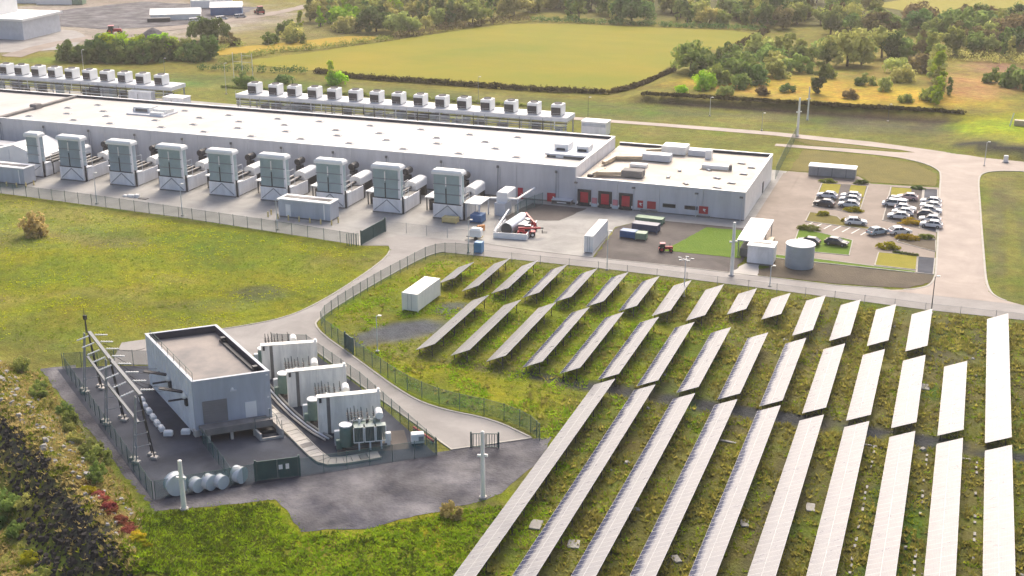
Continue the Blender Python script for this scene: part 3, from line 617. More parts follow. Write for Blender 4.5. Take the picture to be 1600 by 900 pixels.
    s_.box(W-.2, .6, 3.02, W+.5, 2.7, 3.1, 'pgrey')
    s_.build('ladder_rail', t)
    return t
TX = [-192.3, -183.8, -170.9, -158.4, -146.2, -134.0, -121.1, -108.5, -95.5]
for i, x in enumerate(TX):
    if i == 0: tower(x, 'narrow cooling tower beside the white tent, leftmost along the hall front', 3.7, True)
    else: tower(x, '%s wide louvred cooling tower from the left along the hall front' % ORD[i-1] if i < 8 else 'rightmost louvred cooling tower, next to the steel portal and blue skip')

# ------------------------------------------------------------------ coolers on the steel platforms behind the hall
def platform(x0, x1, y0, lb):
    t = thing('steel_platform', lb, 'platform', (x0, y0, 0)); L = x1-x0
    MB().box(0, 0, 3.9, L, 7, 4.95, 'pgrey').build('deck', t)
    MB().box(-.02, -.06, 4.75, L+.02, -.003, 4.98, 'white').box(-.02, -.05, 3.85, L+.02, -.003, 4.0, 'steel').build('fascia_rail', t)
    lg = MB().box(-.14, -.14, 0, .14, .14, 4.45, 'steel').mesh('leg')
    n = int(L/6.2)+1
    for i in range(n+1):
        for y in (.4, 6.6): link('leg', lg, t, (.4+i*(L-.8)/n, y, 0))
        br = MB(); xa = .4+i*(L-.8)/n
        br.box(xa-.05, .5, 3.3, xa+.05, 6.5, 3.45, 'steel').build('cross_beam', t)
    for z, r, m in ((3.5, .16, 'dark'), (3.1, .14, 'pgrey'), (2.5, .2, 'steel'), (2.0, .1, 'dkconc'), (1.5, .12, 'white')):
        MB().tube((0, .25, z), (L, .25, z), r, m, n=6).build('pipe', t)
    r_ = random.Random(int(-x0))
    for k in range(int(L/3.1)):
        xx = 1.2+k*3.1; z0 = r_.uniform(1.2, 2.2)
        if r_.random() < .75: MB().tube((xx, .1, z0), (xx, .1, 4.45), .13, r_.choice(['steel', 'dark', 'pgrey']), n=6).build('riser', t)
        if r_.random() < .7: MB().box(xx, .6, 0, xx+r_.uniform(1, 2.2), 3, r_.uniform(2, 3.4), r_.choice(['pgrey', 'louvre2', 'dkconc', 'dark'])).build('pump_cabinet', t)
    rl = MB()
    for k in range(int(L/3)+1): rl.tube((k*3., .1, 4.95), (k*3., .1, 5.9), .03, 'pgrey', n=4)
    rl.tube((0, .1, 5.9), (L, .1, 5.9), .03, 'pgrey', n=4); rl.build('guard_rail', t)
    return t
platform(-186.5, -92.2, 296.6, 'long steel platform carrying the right hand row of coolers behind the hall')
platform(-290, -208.5, 299, 'long steel platform carrying the left hand row of coolers behind the hall')
def cooler(loc, lb):
    t = thing('dry_cooler', lb, 'cooler', loc, 0, 'coolers on the platforms behind the hall')
    MB().box(0, 0, .2, 2.75, 3.3, 2.9, 'white', .12).build('casing', t)
    MB().box(.1, .1, 0, 2.65, 3.2, .199, 'steel').build('base_frame', t)
    g = MB().box(.08, -.1, .3, 2.5, -.003, 2.15, 'black')
    for k in range(6): g.box(.08, -.14, .4+k*.3, 2.5, -.1, .46+k*.3, 'black')
    g.build('louvre', t)
    MB().lathe([(1.0, 2.9), (1.05, 3.15), (.95, 3.16), (.9, 3.0)], 'dkconc', 14, (1.37, 1.65)).build('fan_ring', t)
    return t
c0 = cooler((-183.4, 298, 4.95), 'first white cooler from the left on the right hand platform')
RX = [-183.4, -177.0, -171.3, -165.1, -159.3, -153.0, -146.8, -140.5, -134.3, -128.2, -122.1, -115.7, -109.3, -103.1, -96.8]
for i, x in enumerate(RX[1:]): dup(c0, (x, 298, 4.95), 0, '%s white cooler from the left on the right hand platform' % ORD[i+1])
LX = [-274.4, -268.4, -262.9, -256.9, -251.1, -245.1, -239.0, -233.0, -227.0, -220.9, -214.8]
for i, x in enumerate(LX[1:]): dup(c0, (x, 300.2, 4.95), 0, '%s white cooler from the left on the left hand platform' % ORD[i] if i else 'white cooler cut by the left edge on the left hand platform')

def cabin(name, lb, loc, L, D, H, m, slot=None, rz=0, door=None, cat='cabin', over=.15, lean=0):
    t = thing(name, lb, cat, loc, rz)
    MB().box(0, 0, .3, L, D, H, m).build('wall', t); MB().box(.05, .05, 0, L-.05, D-.05, .299, 'dkconc').build('plinth', t)
    rf = MB().box(-over, -over, H, L+over, D+over, H+.2, 'white' if m != 'cladding' else 'pgrey', .05).build('roof', t)
    if slot: MB().box(slot[0], slot[1], H+.2, slot[2], slot[3], H+.26, 'black').build('roof_slot', rf)
    if door:
        for x, w_, h_, dm in door: MB().box(x, -.06, .35, x+w_, -.003, .35+h_, dm).build('door', t)
    return t
cabin('plant_cabin', 'pale cabin under the right end of the left hand platform', (-221.5, 297, 0), 7.5, 1.9, 3.4, 'cladwhite', door=[(3, .1, 2.5, 'dark')])
cabin('plant_cabin', 'small pale cabin between the two cooler platforms', (-207, 292.5, 0), 6.2, 4, 3.4, 'cladwhite', door=[(2.6, .1, 2.5, 'dark')])
cabin('plant_cabin', 'white cabin with dark upper band behind the hall corner', (-89.4, 300, 0), 6.4, 4, 3.6, 'cladwhite', door=[(.2, 2.7, .1, 'dark')])
o = MB().box(-89.2, 299.9, 2.6, -83.2, 299.997, 3.3, 'subblue').build('window_band', None); o.parent = bpy.data.objects['plant_cabin.002']; o.location = (89.4, -300, 0)
cabin('switch_cabin', 'grey cabin with black roof slot beside the yard fence, ringed by bollards', (-124.4, 210.4, 0), 11.3, 3.6, 3.6, 'subblue', (.6, 1.2, 10.7, 2.6), door=[(1.6, 1.1, 2.4, 'white'), (9.9, .25, 3, 'white')])
cabin('switch_cabin', 'grey cabin with black roof slot cut by the left edge', (-199, 213, 0), 11.3, 3.6, 3.6, 'subblue', (.6, 1.2, 10.7, 2.6), door=[(9.9, .25, 3, 'white')])
cabin('control_cabin', 'small white cabin with black roof slot beside the round tank', (-32.6, 212.2, 0), 4.5, 3.6, 3.3, 'cladwhite', (.6, 1.6, 3.8, 2.3))
cabin('cycle_shelter', 'long grey shelter with flat white roof at the back of the car park', (-30.5, 278.3, 0), 10, 3.2, 2.2, 'steel', door=[(2, .08, 1.8, 'dark'), (5, .08, 1.8, 'dark'), (8, .08, 1.8, 'dark')])
bol = MB().lathe([(.16, 0), (.16, .95), (.1, 1.05)], 'yellow', 8).mesh('bollard')
for i, (x, y) in enumerate([(-123.8, 208.9), (-121.4, 208.8), (-119, 208.7), (-116.6, 208.6), (-114.2, 208.5), (-111.9, 208.6), (-111.5, 210.6), (-126.4, 209.6), (-126.6, 211.2)]):
    tag(link('bollard', bol, None, (x, y, .03)), '%s yellow bollard from the left round the grey cabin' % ORD[i], 'bollard', 'bollards round the grey cabin')
for i, (x, y) in enumerate([(-196, 211.4), (-193.5, 211.3), (-191, 211.2), (-188.4, 211.2), (-186.6, 212), (-186.2, 214)]):
    tag(link('bollard', bol, None, (x, y, .03)), '%s pale bollard from the left round the cabin at the left edge' % ORD[i], 'bollard', 'bollards at the left edge')
# ================================================================== SOLAR FIELD
def panel_mats():
    out = []
    for k, nm in enumerate(('glare_panel_glass', 'dark_edge_panel_glass')):  # sky glare painted as a pale tone mixed into the cell colour
        m = bpy.data.materials.new(nm); m.use_nodes = True; n = m.node_tree.nodes; l = m.node_tree.links; b = n['Principled BSDF']
        tc = n.new('ShaderNodeTexCoord')
        br = n.new('ShaderNodeTexBrick'); br.offset = 0; br.inputs['Scale'].default_value = 1
        br.inputs['Brick Width'].default_value = .163; br.inputs['Row Height'].default_value = .163; br.inputs['Mortar Size'].default_value = .008
        br.inputs['Color1'].default_value = (.018, .024, .07, 1); br.inputs['Color2'].default_value = (.022, .03, .08, 1); br.inputs['Mortar'].default_value = (.30, .31, .34, 1)
        l.new(tc.outputs['Object'], br.inputs['Vector'])
        g = n.new('ShaderNodeNewGeometry'); t = n.new('ShaderNodeTexNoise'); t.inputs['Scale'].default_value = .8; t.inputs['Detail'].default_value = 5
        l.new(g.outputs['Position'], t.inputs['Vector'])
        mx = n.new('ShaderNodeMix'); mx.data_type = 'RGBA'
        glare_mix = n.new('ShaderNodeMapRange'); glare_mix.inputs[1].default_value = .3; glare_mix.inputs[2].default_value = .7
        glare_mix.inputs[3].default_value = GLARE[0]; glare_mix.inputs[4].default_value = GLARE[1]
        l.new(t.outputs[0], glare_mix.inputs[0]); fac = glare_mix.outputs[0]
        if k:  # pale tone fades out towards the low edge, leaving dark cells
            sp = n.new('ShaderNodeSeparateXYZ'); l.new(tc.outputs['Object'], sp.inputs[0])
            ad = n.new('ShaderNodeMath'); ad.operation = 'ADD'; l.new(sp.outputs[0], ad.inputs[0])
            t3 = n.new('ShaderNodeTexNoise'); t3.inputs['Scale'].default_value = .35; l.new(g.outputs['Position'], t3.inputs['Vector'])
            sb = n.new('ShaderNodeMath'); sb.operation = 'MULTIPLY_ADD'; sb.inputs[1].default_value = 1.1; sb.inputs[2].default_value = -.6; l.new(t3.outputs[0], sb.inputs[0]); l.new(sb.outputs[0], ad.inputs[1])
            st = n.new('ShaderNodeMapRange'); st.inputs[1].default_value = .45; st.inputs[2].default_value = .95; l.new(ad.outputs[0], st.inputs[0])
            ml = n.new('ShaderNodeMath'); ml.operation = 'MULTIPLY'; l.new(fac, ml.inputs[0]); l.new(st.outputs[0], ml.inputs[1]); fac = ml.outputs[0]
        l.new(fac, mx.inputs['Factor']); l.new(br.outputs['Color'], mx.inputs['A']); mx.inputs['B'].default_value = (.58, .54, .46, 1)
        l.new(mx.outputs['Result'], b.inputs['Base Color'])
        b.inputs['IOR'].default_value = 1.55; b.inputs['Specular IOR Level'].default_value = .5
        rr = n.new('ShaderNodeMapRange'); rr.inputs[1].default_value = 0; rr.inputs[2].default_value = .6; rr.inputs[3].default_value = .12; rr.inputs[4].default_value = .42
        l.new(fac, rr.inputs[0]); l.new(rr.outputs[0], b.inputs['Roughness'])
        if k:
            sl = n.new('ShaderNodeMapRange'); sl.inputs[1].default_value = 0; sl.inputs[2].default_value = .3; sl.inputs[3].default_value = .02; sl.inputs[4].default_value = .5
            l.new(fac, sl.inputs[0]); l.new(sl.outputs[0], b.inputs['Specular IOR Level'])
        out.append(m)
    return out
GLARE = (.30, .40)
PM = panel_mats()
MT['alu'] = mat('panel_frame_aluminium', (.58, .58, .57), .5, .05, metal=.1)
MT['pback'] = mat('panel_back_sheet', (.05, .052, .06), .7, .1)
SL = math.hypot(2.9, 1.3); ANG = math.atan2(1.3, 2.9)
def panel_mesh(m):
    a, w_, h_ = .025, .985, SL/2-.02
    b = MB()
    v = [(0, 0, 0), (h_, 0, 0), (h_, w_, 0), (0, w_, 0), (0, 0, .04), (h_, 0, .04), (h_, w_, .04), (0, w_, .04), (a, a, .04), (h_-a, a, .04), (h_-a, w_-a, .04), (a, w_-a, .04)]
    b.raw(v, [(0, 1, 5, 4), (1, 2, 6, 5), (2, 3, 7, 6), (3, 0, 4, 7), (4, 5, 9, 8), (5, 6, 10, 9), (6, 7, 11, 10), (7, 4, 8, 11)], 'alu')
    b.raw([v[3], v[2], v[1], v[0]], [(0, 1, 2, 3)], 'pback')
    b.raw([v[8], v[9], v[10], v[11]], [(0, 1, 2, 3)], m)
    return b.mesh('solar_panel')
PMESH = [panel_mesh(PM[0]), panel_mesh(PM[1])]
legf = MB().box(-.05, -.05, -.3, .05, .05, .82, 'dark').mesh('leg'); legr = MB().box(-.05, -.05, -.3, .05, .05, 1.75, 'dark').mesh('leg')
raft = MB().bar((.15, 0, .83), (2.75, 0, 1.99), .07, .1, 'dark').bar((2.3, 0, .5), (1.3, 0, 1.28), .05, .06, 'dark').mesh('rafter')
def solar_table(xl, y0, y1, lb, dark_edge, rs):
    t = thing('solar_table', lb, 'solar panels', (xl, y0, 0), 0, 'rows of solar panels in the field')
    n = int(round((y1-y0)/1.0)); L = n*1.0
    for s_, (x, z) in enumerate(((.15, .86), (1.3, 1.38), (2.75, 2.02))):
        MB().box(x-.03, .1, z-.06, x+.03, L-.1, z-.0, 'dark').build('purlin', t)
    for r in (0, 1):
        ox, oz = r*(SL/2)*math.cos(ANG), .85+r*(SL/2)*math.sin(ANG)
        me = PMESH[1 if (dark_edge and r == 0) else 0]
        for j in range(n):
            o = bpy.data.objects.new('solar_panel', me); col.objects.link(o); o.parent = t
            o.location = (ox, j*1.0+.007, oz+rs.uniform(-.006, .006)); o.rotation_euler = (rs.uniform(-.003, .003), -ANG+rs.uniform(-.003, .003), 0)
    k = max(2, int(L/3.7)+1)
    for j in range(k):
        y = .5+j*(L-1.0)/(k-1)
        for nm, me, x in (('leg', legf, .35), ('leg', legr, 2.3), ('rafter', raft, 0)):
            o = bpy.data.objects.new(nm, me); col.objects.link(o); o.parent = t; o.location = (x, y, 0)
rs = random.Random(3)
XT = [-70.1+5.515*i for i in range(15)]
XU = [-78.4, -73.3]+[-68.4+5.38*i for i in range(13)]
def place(i, n): return '%s from the left' % ORD[i] if i < n-1 else 'the rightmost'
for i, x in enumerate(XT[:14]):
    xm = x; sl = -.053*(x+70)
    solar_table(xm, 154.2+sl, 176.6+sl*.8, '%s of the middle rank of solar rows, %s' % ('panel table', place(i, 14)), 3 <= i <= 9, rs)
solar_table(XT[14], 150.2, 195, 'long panel table at the right edge running beside the middle and back ranks', False, rs)
UN = [(182, 190.8), (179.8, 195)]+[(180.3-.24*i, 194.9-.12*i) for i in range(13)]
UN[9] = (183.7, 194); UN[10] = (183.3, 193.4)
for i, x in enumerate(XU):
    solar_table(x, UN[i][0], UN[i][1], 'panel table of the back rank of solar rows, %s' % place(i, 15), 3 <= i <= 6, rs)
for i in range(10):
    x = XT[5+i]
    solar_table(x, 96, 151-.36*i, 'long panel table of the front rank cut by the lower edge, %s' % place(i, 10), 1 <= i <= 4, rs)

# ================================================================== SUBSTATION
O_ = Vector((-85.1, 120.8)); U_ = Vector((.758, .652)); V_ = Vector((-.788, .615))
def S2(a, b): p = O_+U_*a+V_*b; return (p.x, p.y)
def skew(mb): return mb.xf(lambda p: (U_.x*p[0]+V_.x*p[1], U_.y*p[0]+V_.y*p[1], p[2]))
def substation():
    t = thing('substation_building', 'flat roofed blue grey substation building with dark parapet', 'building', (O_.x, O_.y, 0))
    W, D, H = 9.5, 19., 7.4
    skew(MB().box(.3, .3, 0, W-.3, D-.3, 6.2, 'subblue')).build('core_wall', t)
    fw = skew(MB().box(0, 0, 0, W, .3, H, 'subblue')).build('front_wall', t)
    skew(MB().box(W-.3, .302, 0, W, D, H, 'subblue')).build('right_wall', t)
    skew(MB().box(.302, D-.3, 0, W-.302, D, H, 'subblue')).build('rear_wall', t)
    for k in range(16):                                 # ribbed pale panels on the long left wall
        y0 = .302+k*(D-.302)/16; y1 = .302+(k+1)*(D-.302)/16
        skew(MB().box(0, y0+.02, 0, .3, y1-.02, H, 'subwhite').box(-.06, y0+.5, .3, -.002, y0+.62, H-.1, 'subwhite')).build('cladding_panel', t)
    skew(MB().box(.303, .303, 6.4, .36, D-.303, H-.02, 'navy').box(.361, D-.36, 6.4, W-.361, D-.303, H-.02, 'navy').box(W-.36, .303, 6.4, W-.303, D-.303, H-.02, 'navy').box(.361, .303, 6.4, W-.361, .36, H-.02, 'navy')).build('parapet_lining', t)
    skew(MB().box(-.05, -.05, H+.003, W+.05, .35, H+.07, 'subblue').box(W-.35, .352, H+.003, W+.05, D-.352, H+.07, 'subblue').box(-.05, .352, H+.003, .35, D-.352, H+.07, 'subblue').box(-.05, D-.35, H+.003, W+.05, D+.05, H+.07, 'subblue')).build('coping', t)
    rf = skew(MB().box(.365, .365, 6.205, W-.365, D-.365, 6.45, 'dkconc')).build('roof', t); rf.data.materials[0] = MT['sroof']
    skew(MB().bar((W-.9, 1, 6.6), (W-.9, D-4, 6.6), .35, .3, 'dark')).build('roof_pipe', rf)
    for y in (2.4, D-5): skew(MB().box(W-1.1, y, 6.46, W-.5, y+.6, 7.3, 'dark')).build('roof_vent', rf)
    r = MB()
    for k in range(8): r.tube((.2, .3+k*2.4, H), (.2, .3+k*2.4, H+1.1), .03, 'teal', n=5)
    r.tube((.2, .3, H+1.1), (.2, 17.1, H+1.1), .03, 'teal', n=5).tube((.2, .3, H+.6), (.2, 17.1, H+.6), .025, 'teal', n=5)
    skew(r).build('roof_rail', t)
    d = skew(MB().box(1.0, -.08, 1.6, 4.0, -.003, 4.6, 'rdoor')).build('roller_door', fw)
    rr = MB()
    for k in range(9): rr.box(1.0, -.11, 1.7+k*.33, 4.0, -.08, 1.74+k*.33, 'rdoor')
    skew(rr).build('slats', d)
    d = skew(MB().box(6.2, -.07, 1.6, 7.6, -.003, 3.7, 'white')).build('door', fw)
    skew(MB().tube((4.75, -.2, 5.7), (4.75, -.003, 5.8), .2, 'white', n=8).box(4.4, -.35, 5.55, 5.2, -.12, 5.7, 'pgrey')).build('wall_lamp', fw)
    for z in (6.9, 3.9, 2.3): skew(MB().box(W-.5, -.12, z, W-.25, -.003, z+.15, 'white')).build('wall_box', fw)
    # raised loading dock on posts with a stair well
    dk = skew(MB().box(.3, -2.6, 1.1, 8.6, -.12, 1.55, 'dkconc')).build('loading_dock', t)
    skew(MB().box(.3, -2.62, 1.552, 8.6, -2.5, 2.0, 'dkconc')).build('dock_parapet', dk)
    for x in (.6, 3.4, 6.2): skew(MB().box(x, -2.5, 0, x+.3, -2.2, 1.098, 'concrete')).build('post', dk)
    skew(MB().box(6.3, -4.3, .06, 6.55, -2.63, 1.0, 'concrete').box(9.0, -4.3, .06, 9.25, -.1, 1.2, 'concrete').box(6.56, -4.3, .06, 8.99, -4.05, .35, 'concrete').box(6.56, -2.4, .06, 8.99, -.12, .5, 'dark')).build('stair_well', dk)
    r = MB()
    for x, y in ((6.4, -2.6), (9.1, -2.6), (9.1, -.3), (9.1, -4.2)): r.tube((x, y, 1.0), (x, y, 2.4), .035, 'teal', n=5)
    r.tube((6.4, -2.6, 2.4), (9.1, -2.6, 2.4), .035, 'teal', n=5).tube((9.1, -2.6, 2.4), (9.1, -.3, 2.4), .035, 'teal', n=5).tube((9.1, -2.6, 2.4), (9.1, -4.2, 1.2), .035, 'teal', n=5)
    skew(r).build('hand_rail', dk)
    for y in (3.2, 9.6):                                  # dark bushing brackets on the left wall
        b = MB().bar((-.05, y+.8, 4.6), (-2.4, y+2.4, 4.9), .7, .14, 'black').tube((-.05, y-.5, 4.2), (-2.0, y+.4, 3.8), .14, 'black', n=6).box(-.3, y-.9, 3.3, -.003, y-.3, 4.3, 'dark').lathe([(.28, 4.3), (.35, 4.6), (.05, 5.1)], 'white', 8, (-.3, y-.5))
        skew(b).build('wall_bushing', t)
    skew(MB().box(-.25, -.25, 0, .3, .6, .9, 'concrete')).build('corner_guard', t)
MT['sroof'] = mat('worn_flat_roof', (.17, .165, .165), .85, 0, .22, c2=(.33, .29, .26), soft=.2)
substation()

# gantry: three A-frame towers carrying two beams with insulator rods
MT['dksteel'] = mat('weathered_steel', (.18, .19, .20), .6, .15)
def gantry():
    P = [Vector((-106.2, 128.3)), Vector((-97.4, 121.1)), Vector((-87.6, 113.4))]
    t = thing('line_gantry', 'grey steel line gantry with white insulator rods beside the substation', 'gantry', (P[1].x, P[1].y, 0))
    o = P[1]; d = (P[2]-P[0]).normalized(); q = Vector((-d.y, d.x))
    if q.y < 0: q = -q
    for i, p in enumerate(P):
        c = p-o; b = MB(); top = 8.6 if i == 1 else 8.3
        for s_ in (-1, 1):
            for k in (-1, 1):
                f = c+d*(.55*s_)+q*(.0+k*1.1); h = c+d*(.2*s_)+q*(k*.25)
                b.tube((f.x, f.y, .2), (h.x, h.y, top), .09, 'steel' if k < 0 else 'dark', n=6)
        for z in (1.8, 3.4, 5, 6.4):
            u = 1-z/top
            for k in (-1, 1):
                a1 = c+d*(.2+.35*u)+q*(k*(.25+.85*u)); a2 = c-d*(.2+.35*u)+q*(k*(.25+.85*u))
                b.tube((a1.x, a1.y, z), (a2.x, a2.y, z), .05, 'steel', n=5)
            a1 = c+q*(.25+.85*u); a2 = c-q*(.25+.85*u); b.tube((a1.x, a1.y, z), (a2.x, a2.y, z), .05, 'steel', n=5)
        b.build('a_frame', t)
        for s_ in (-1, 1):
            for k in (-1, 1):
                f = c+d*(.55*s_)+q*(k*1.1); MB().box(f.x-.45, f.y-.35, .05, f.x+.45, f.y+.35, .38, 'concrete', .05).build('footing', t)
    for z, wd, off in ((8.35, .42, .4), (4.9, .32, -.2)):
        for a, e in ((P[0], P[1]), (P[1], P[2])):
            a1 = a-o+q*off; e1 = e-o+q*off
            bm = MB().bar((a1.x, a1.y, z), (e1.x, e1.y, z), wd, .22, 'dksteel').build('beam', t)
            n = 4
            if z > 6:
                for j in range(n):
                    f = a1+(e1-a1)*((j+.5)/n)
                    for k in (-1, 1):
                        g0 = f+q*(.4*k); g1 = f+q*(2.0*k); r = MB()
                        r.tube((g0.x, g0.y, z-.1*0), (g1.x, g1.y, z-.35), .08, 'white', n=7)
                        for m_ in range(5):
                            h0 = g0+(g1-g0)*((m_+.3)/5); h1 = g0+(g1-g0)*((m_+.5)/5); r.tube((h0.x, h0.y, z-.07*(m_+.3)), (h1.x, h1.y, z-.07*(m_+.5)), .13, 'white', n=7)
                        r.build('insulator', t)
    c = P[0]-o; MB().tube((c.x, c.y, 8.3), (c.x, c.y, 12.2), .08, 'dark', r1=.02, n=5).tube((c.x+.2, c.y, 8.3), (c.x+.05, c.y, 10.8), .06, 'dark', n=5).box(c.x-.15, c.y-.15, 10.2, c.x+.3, c.y+.15, 10.8, 'dark').build('spike', t)
gantry()
t = thing('line_wires', 'thin dark conductors sagging from the gantry to the substation wall', 'wires', (-93, 122, 0))
for k, (a, b) in enumerate([((-90.5, 117, 8.1), (-89.6, 123.2, 4.9)), ((-92.5, 118.6, 8.1), (-90.2, 123.8, 4.9)), ((-95.6, 121, 8.1), (-94.4, 127.2, 4.9)), ((-99.4, 124, 8.1), (-95.2, 127.8, 4.9)), ((-102, 126.2, 8.1), (-99.8, 132, 5.6))]):
    a, b = Vector(a), Vector(b); prev = a; w_ = MB(); o3 = Vector((-93, 122, 0))
    for j in range(1, 9):
        u = j/8; q = a.lerp(b, u); q.z -= 1.4*u*(1-u)*2; w_.tube(prev-o3, q-o3, .035, 'dark', n=4); prev = q
    w_.build('conductor', t)
blk = MB().box(-.55, -.32, 0, .55, .32, .7, 'white', .2).mesh('barrier_block')
for i, (x, y) in enumerate([(-97.6, 127.2), (-96.2, 125.8), (-94.7, 124.6), (-93.1, 123.2), (-91.6, 121.9), (-90.2, 120.8), (-88.6, 119.9), (-86.8, 121.0)]):
    tag(link('barrier_block', blk, None, (x, y, .06), -.7 if i < 6 else .4), '%s white block counted from the gantry along the substation wall' % ORD[i], 'block', 'white blocks along the substation wall')
dr_b = [(-79.0, 107.4, 1.3, .9, -.6), (-77.2, 108.7, .85, .8, -.35), (-76.1, 109.6, .92, .8, -.2), (-75.0, 110.3, .82, .75, -.3), (-73.8, 112.2, 1.0, .95, -.1)]
MT['dtank'] = mat('pale_drum_flange', (.42, .49, .52), .5, .1)
def drum(x, y, r, w_, rz, lb):
    t = thing('cable_drum', lb, 'cable drum', (x, y, .06), rz, 'cable drums at the fence corner')
    MB().tube((-w_/2, 0, r), (w_/2, 0, r), r*.97, 'pgrey', n=28).build('shell', t)
    for s_ in (-1, 1): MB().tube((s_*w_/2, 0, r), (s_*(w_/2+.1), 0, r), r, 'dtank', n=28).build('flange', t)
for (x, y, r, w_, rz), lb in zip(dr_b, ('biggest pale cable drum facing the fence corner', 'narrow cable drum half behind the white post', 'cable drum standing third in the row by the fence', 'smallest cable drum in front of the row', 'cable drum at the right end of the row, set back')): drum(x, y, r, w_, rz, lb)

# blast walls and transformers
WA = [((-71.0, 126.4), (-64.5, 130.7)), ((-78.5, 132.2), (-72.2, 136.6)), ((-86.3, 139.0), (-79.8, 142.8))]
for i, (a, b) in enumerate(WA):
    t = thing('blast_wall', ('front', 'middle', 'rear')[i]+' white concrete blast wall between the transformers', 'wall', (*a, 0), math.atan2(b[1]-a[1], b[0]-a[0]), 'blast walls')
    L = math.dist(a, b)
    MB().box(1.55, 0, 0, L, .8, 5.0, 'wallwhite').build('panel', t); MB().box(0, -.05, 0, 1.1, .85, 4.9, 'wallwhite').build('panel', t); MB().box(1.12, .05, 0, 1.53, .35, 4.85, 'dkconc').build('joint_post', t)
    MB().box(-.05, -.12, 5.003, L+.05, .9, 5.12, 'wallwhite').build('coping', t)
    MB().box(L-.35, -.1, 5.12, L-.05, .4, 5.5, 'white').box(.2, -.2, 4.4, .5, -.053, 5.0, 'dark').build('bracket', t)
def transformer(x, y, rz, lb):
    t = thing('transformer', lb, 'transformer', (x, y, .06), rz, 'transformers behind the fence')
    MB().box(-2.4, -1.3, 0, 2.6, 1.5, .35, 'dkconc').build('plinth', t)
    MB().box(-1.9, -.8, .36, 2.0, .9, 2.9, 'tgreen', .1).build('tank', t)
    MB().lathe([(.75, .4), (.78, 2.7), (.6, 3.0), (.1, 3.1)], 'tgreen', 18, (-2.3, -.9)).build('side_vessel', t)
    MB().lathe([(.8, 3.05), (.8, 3.2), (.3, 3.3)], 'white', 18, (-2.3, -.9)).build('vessel_lid', t)
    for k in range(3):                                    # radiator banks in front, each with fins
        r = MB()
        for j in range(6): r.box(-1.35+k*1.35+j*.19, -1.75, 1.1, -1.27+k*1.35+j*.19, -.85, 2.9, 'tpale')
        r.box(-1.38+k*1.35, -1.8, 2.9, -.2+k*1.35, -.83, 3.02, 'tpale')
        r.build('radiator', t)
        f = MB(); x0 = -1.45+k*1.35
        for xx in (x0, x0+1.2): f.bar((xx, -1.95, 3.0), (xx, -1.95, 1.1), .09, .09, 'white')
        f.bar((x0, -1.95, 1.1), (x0+1.2, -1.95, 1.1), .09, .09, 'white').bar((x0+.6, -1.95, 0), (x0+.6, -1.95, 1.1), .2, .2, 'pgrey')
        f.build('radiator_frame', t)
    MB().tube((1.9, -.2, 3.6), (1.9, 1.3, 3.6), .48, 'white', n=18).tube((1.9, -.26, 3.6), (1.9, -.2, 3.6), .38, 'cream', n=18).build('conservator', t)
    MB().bar((1.9, .1, 2.9), (1.9, .1, 3.2), .2, .2, 'steel').bar((1.9, 1.1, 2.9), (1.9, 1.1, 3.2), .2, .2, 'steel').build('conservator_stand', t)
    for k in range(9):
        xx, yy, hh = -1.85+(k % 5)*.42, .55-.5*(k//5), 1.5+.25*((k*7) % 3)
        if k > 6: xx = .5+(k-7)*.75
        b = MB().tube((xx, yy, 2.9), (xx-.1, yy, 2.9+hh), .1, 'dark', r1=.04, n=6)
        for j in range(4): b.tube((xx-.03*j, yy, 3.1+j*.28), (xx-.03*j, yy, 3.16+j*.28), .17, 'dkconc', n=7)
        b.build('bushing', t)
    MB().tube((-1.9, .2, 3.05), (1.3, .2, 3.05), .08, 'white', n=6).build('pipe', t)
    for k, (xx, yy, hh, mm) in enumerate(((2.7, -.9, 1.6, 'white'), (2.9, .2, 1.1, 'pgrey'), (-3.3, .3, 1.9, 'pgrey'), (-3.2, -.9, 1.2, 'tgreen'))): MB().box(xx-.35, yy-.3, 0, xx+.35, yy+.3, hh, mm, .06).build('cabinet', t)
    for k in range(4): MB().tube((-1.5+k*.9, -.6, 2.9), (-1.5+k*.9, -.6, 3.5+.2*(k % 2)), .12, ('steel', 'white', 'dark', 'tpale')[k], n=7).tube((-1.5+k*.9, -.6, 3.4), (-1.0+k*.9, .5, 3.3), .05, 'steel', n=5).build('riser', t)
    return t
ra = .55
transformer(-64.6, 126.2, ra, 'green transformer nearest the fence, in front of the front blast wall')
transformer(-71.9, 131.6, ra, 'green transformer between the front and middle blast walls')
transformer(-79.6, 137.6, ra, 'green transformer between the middle and rear blast walls')
transformer(-86.6, 144.4, ra, 'green transformer behind the rear blast wall')
for i, (x, y) in enumerate(((-64.4, 126.6), (-71.9, 132.0), (-79.6, 138.0))):
    p = [(-3.9, -2.9), (4.8, -2.9), (4.8, 2.4), (-3.9, 2.4)]; c, s_ = math.cos(ra), math.sin(ra)
    sheet('transformer_bund', [(x+c*a-s_*b, y+s_*a+c*b) for a, b in p], .09, 'asphalt2', 'dark bund floor under a transformer')
